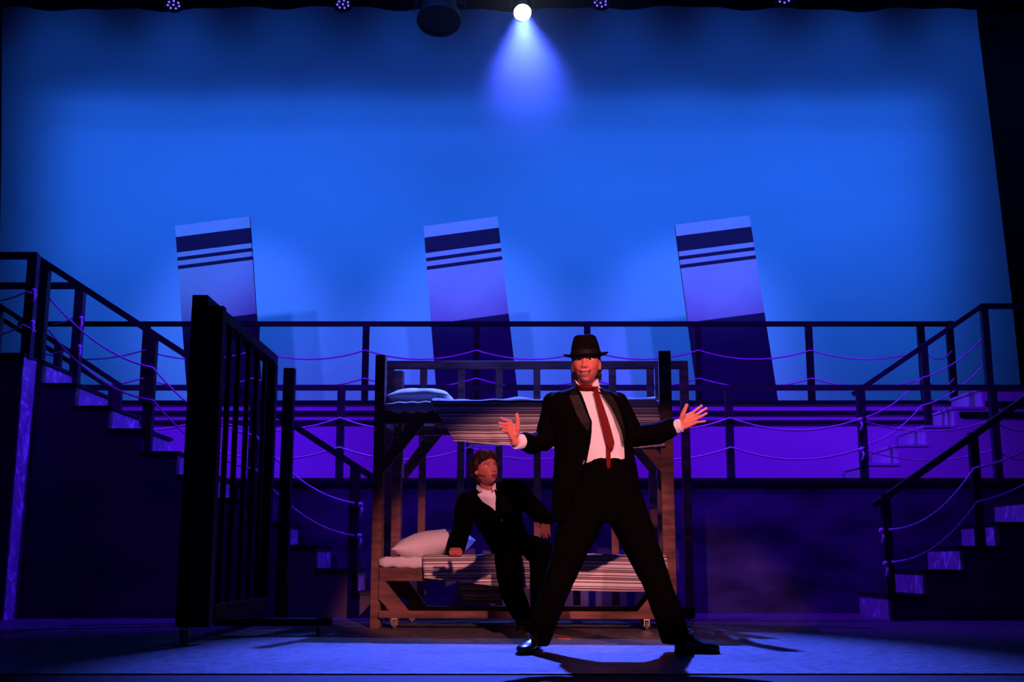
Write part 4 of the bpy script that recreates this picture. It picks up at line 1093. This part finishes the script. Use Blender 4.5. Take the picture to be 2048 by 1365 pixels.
m = MB(); m.loft([[HT @ Vector((a * math.cos(t), b * math.sin(t), z)) for t in [2 * math.pi * k / 48 for k in range(48)]] for z, a, b in ((.006, .085, .1015), (.010, .0855, .102), (.034, .0838, .0998), (.036, .082, .098))])
m.build('hat_band', M_band, hat)

# ================================================================== seated man on the lower bunk
Y2 = 8.62
def p2(px, py, dy=0.0): return at(px, py, Y2 + dy)
man2 = empty('person', (p2(1040, 1262).x, Y2, 0))
tag(man2, 'seated person in a black jacket leaning on one fist on the lower bunk, looking up', 'person')
hc = p2(971, 938, -.12)
H2 = Matrix.Translation(hc) @ Matrix.Rotation(math.pi + math.radians(33), 4, 'Z') @ Matrix.Rotation(math.radians(10), 4, 'X') @ Matrix.Rotation(math.radians(3), 4, 'Y') @ Matrix.Scale(1.07, 4)
mo2, sm2 = 0.009, -0.15
m = MB(); head_shapes(m, H2, mo2, sm2)
m.tube([p2(984, 1000, .02), p2(977, 980, -.06), p2(970, 955, -.10)], [.065, .054, .054], 20)
# torso is turned a little towards the right of the picture and leans on the arm at left
tl = Matrix.Rotation(math.radians(12), 3, 'Z') @ Matrix.Rotation(math.radians(10), 3, 'Y')
T2 = [(982, 985, .09, .07, -.01), (982, 1003, .14, .08, .02), (990, 1030, .13, .08, .11), (1005, 1060, .12, .08, .19), (1022, 1090, .14, .09, .26), (1035, 1110, .15, .10, .29)]
m.loft([ell_ring(p2(x, y, d), a, b, tilt=tl) for x, y, a, b, d in T2])
s1, e1, w1 = p2(929, 1005, .0), p2(925, 1050, .10), p2(912, 1098, .19)
s2, e2, w2 = p2(1046, 990, .02), p2(1082, 1032, .02), p2(1090, 1046, -.12)
chain(m, [s1, e1, w1], [.036, .034, .027]); chain(m, [s2, e2, w2], [.036, .034, .027])
chain(m, [p2(1020, 1098, .28), p2(1018, 1122, -.12), p2(1050, 1252, -.02)], [.085, .055, .035], 14)
chain(m, [p2(1050, 1095, .28), p2(1084, 1103, -.14), p2(1080, 1250, -.12)], [.085, .055, .035], 14)
zf = w1.z
def F(px, py, d): return at(px - 1, py - 2.0, Y2 + .12 + d)
# fist pressed on the mattress
hand(m, F(912, 1100, .02), [F(919, 1106.5, -.03), F(914, 1105.5, -.038), F(908, 1106, -.038), F(902, 1107.5, -.034)],
     [[F(921, 1111, -.055), F(920, 1114.5, -.035)], [F(914.5, 1111, -.062), F(914, 1115, -.04)], [F(908, 1111.5, -.062), F(908, 1115, -.04)], [F(902, 1112, -.055), F(902, 1115, -.035)]],
     [F(920, 1104, -.015), F(923, 1108, -.035), F(920, 1112, -.055)], 1.2)
# hand hooked over the knee
def K(px, py, d): return at(px, py, Y2 - .14 + d)
hand(m, K(1091, 1050, .0), [K(1084.5, 1059, -.035), K(1089, 1061, -.042), K(1094, 1061, -.042), K(1098, 1060, -.036)],
     [[K(1082, 1066, -.055), K(1082, 1072, -.05)], [K(1088, 1069, -.062), K(1088, 1076, -.055)], [K(1094, 1069, -.06), K(1094, 1076, -.055)], [K(1099.5, 1067, -.052), K(1100, 1073, -.048)]],
     [K(1083, 1054, -.02), K(1078, 1052, -.035), K(1075.5, 1048, -.042)], 1.05)
me = remesh(m, 0.0028, 3)
paint_body(me, H2, (0.52, 0.165, 0.115), mo2, sm2, (0.05, .015, .01), (0.36, .06, .05))
link('body', me, M_skin, man2)
eyes(H2, man2, (-0.25, 1, 0.25))
# shirt
m = MB(); m.loft([ell_ring(p2(x, y, d), a, b, tilt=tl) for x, y, a, b, d in [(975, 978, .068, .064, -.05), (978, 988, .09, .078, -.035), (981, 998, .14, .105, -.015), (986, 1018, .16, .122, .035), (996, 1042, .16, .125, .10)]])
me = remesh(m, 0.005, 4, .003, 16, 5); sh = link('shirt', me, M_shirt, man2)
m = MB()
quad(m, [p2(954, 969, -.07), p2(952, 978, -.09), p2(959.5, 985, -.135), p2(966, 980, -.15), p2(959, 973, -.12)])
m.build('collar', M_sheet, sh); m = MB()
quad(m, [p2(991, 966, -.07), p2(984, 976, -.14), p2(985, 983, -.15), p2(992, 978, -.12)])
m.build('collar', M_sheet, sh)
# jacket
def jr2(cx, y, a, b, d, fl, fr, th=.014): return shell_ring(p2(cx, y, d), a, b, math.radians(fl), math.radians(fr), th, sh=tl)
m = MB(); m.loft([jr2(976, 980, .088, .080, -.03, 136, 72), jr2(979, 988, .135, .10, -.015, 133, 80), jr2(981, 998, .19, .125, .0, 126, 86), jr2(984, 1009, .212, .142, .025, 116, 90), jr2(988, 1021, .208, .150, .055, 100, 93),
                 jr2(994, 1038, .200, .158, .10, 90, 94), jr2(1004, 1062, .190, .160, .16, 90, 94), jr2(1018, 1086, .190, .162, .22, 90, 94), jr2(1036, 1112, .20, .165, .27, 92, 90), jr2(1040, 1135, .20, .16, .28, 96, 86)])
chain(m, [p2(934, 1004, .01), p2(927, 1024, .05), p2(927, 1050, .10), p2(918, 1076, .15), p2(911, 1099, .185)], [.072, .070, .068, .066, .070], 18)
chain(m, [p2(998, 985, .04), p2(1018, 980, .04), p2(1032, 981, .03)], [.070, .080, .080], 18)
chain(m, [p2(1036, 983, .03), p2(1056, 1006, .03), p2(1078, 1028, .02), p2(1089, 1040, -.06), p2(1091, 1047, -.11)], [.076, .070, .066, .058, .052], 18)
me = remesh(m, 0.006, 5, .006, 11, 9); jk2 = link('jacket', me, M_suit, man2)
m = MB(); m.ball(p2(1003, 1041, -.075), (.007, .006, .007), 10, 8); m.build('button', M_metal, jk2)
# trousers
m = MB(); m.loft([ell_ring(p2(x, y, d), a, b) for x, y, a, b, d in [(1030, 1090, .18, .15, .27), (1035, 1108, .20, .17, .28), (1038, 1122, .19, .16, .28)]])
chain(m, [p2(1022, 1102, .25), p2(1016, 1115, .05), p2(1016, 1124, -.12), p2(1018, 1150, -.15), p2(1024, 1185, -.12), p2(1038, 1215, -.08), p2(1050, 1240, -.05), p2(1052, 1252, -.04)], [.105, .098, .092, .090, .085, .072, .064, .064], 18)
chain(m, [p2(1056, 1098, .25), p2(1074, 1102, .05), p2(1083, 1105, -.12), p2(1084, 1140, -.16), p2(1082, 1185, -.15), p2(1080, 1225, -.14), p2(1080, 1250, -.13)], [.105, .098, .090, .085, .078, .068, .066], 18)
me = remesh(m, 0.006, 5, .006, 9, 4); link('trousers', me, M_suit, man2)
lace_up('shoe', man2, (p2(1054, 1262).x, Y2 + .02, 0), (p2(1040, 1262).x, Y2 - .26, 0), .075)
lace_up('shoe', man2, (p2(1082, 1262).x, Y2 - .06, 0), (p2(1086, 1262).x, Y2 - .34, 0), .075)
# hair with a parted fringe
R = H2.to_3x3(); m = MB()
m.ball(H2 @ Vector((0, -0.024, 0.022)), (0.084, 0.086, 0.104), 32, 24, R); m.ball(H2 @ Vector((0, -0.050, -0.035)), (0.068, 0.052, 0.068), 28, 20, R)
m.ball(H2 @ Vector((0, -0.006, 0.052)), (0.082, 0.088, 0.078), 32, 24, R)
def lock(pts, rad): m.tube([H2 @ Vector(p) for p in pts], rad, 8)
for sgn in (-1, 1):
    for k in range(5):   # parted fringe sweeping to either temple
        lock([(sgn * (.006 + .006 * k), .070, .108 - .002 * k), (sgn * (.026 + .007 * k), .088 - .006 * k, .078 - .003 * k), (sgn * (.050 + .006 * k), .076 - .010 * k, .042 - .002 * k)], [.012, .013, .005])
    for k in range(5):
        lock([(sgn * .072, .020 - .018 * k, .060), (sgn * .083, .016 - .018 * k, .025), (sgn * .078, .012 - .018 * k, -.012 - .008 * k)], [.014, .013, .006])
rnd = random.Random(8)
for k in range(40):
    a = rnd.uniform(-2.9, 2.9); z = rnd.uniform(.04, .115); q = math.sqrt(max(0.05, 1 - (z / .135) ** 2))
    c = Vector((.086 * q * math.sin(a), .092 * q * math.cos(a) - .008, z)); t = Vector((math.cos(a), -math.sin(a), -.5)) * .02
    lock([c - t, c + c.normalized() * .006, c + t], [.006, .010, .004])
me = remesh(m, 0.004, 2, .005, 40, 3); link('hair', me, M_hair2, man2)
# headset microphone
m = MB(); m.tube([H2 @ Vector((.074, .0, -.035)), H2 @ Vector((.068, .035, -.05)), H2 @ Vector((.055, .062, -.062))], .0016, 6); m.ball(H2 @ Vector((.054, .064, -.063)), .0035, 8, 6)
m.build('headset_microphone', M_sole, man2)
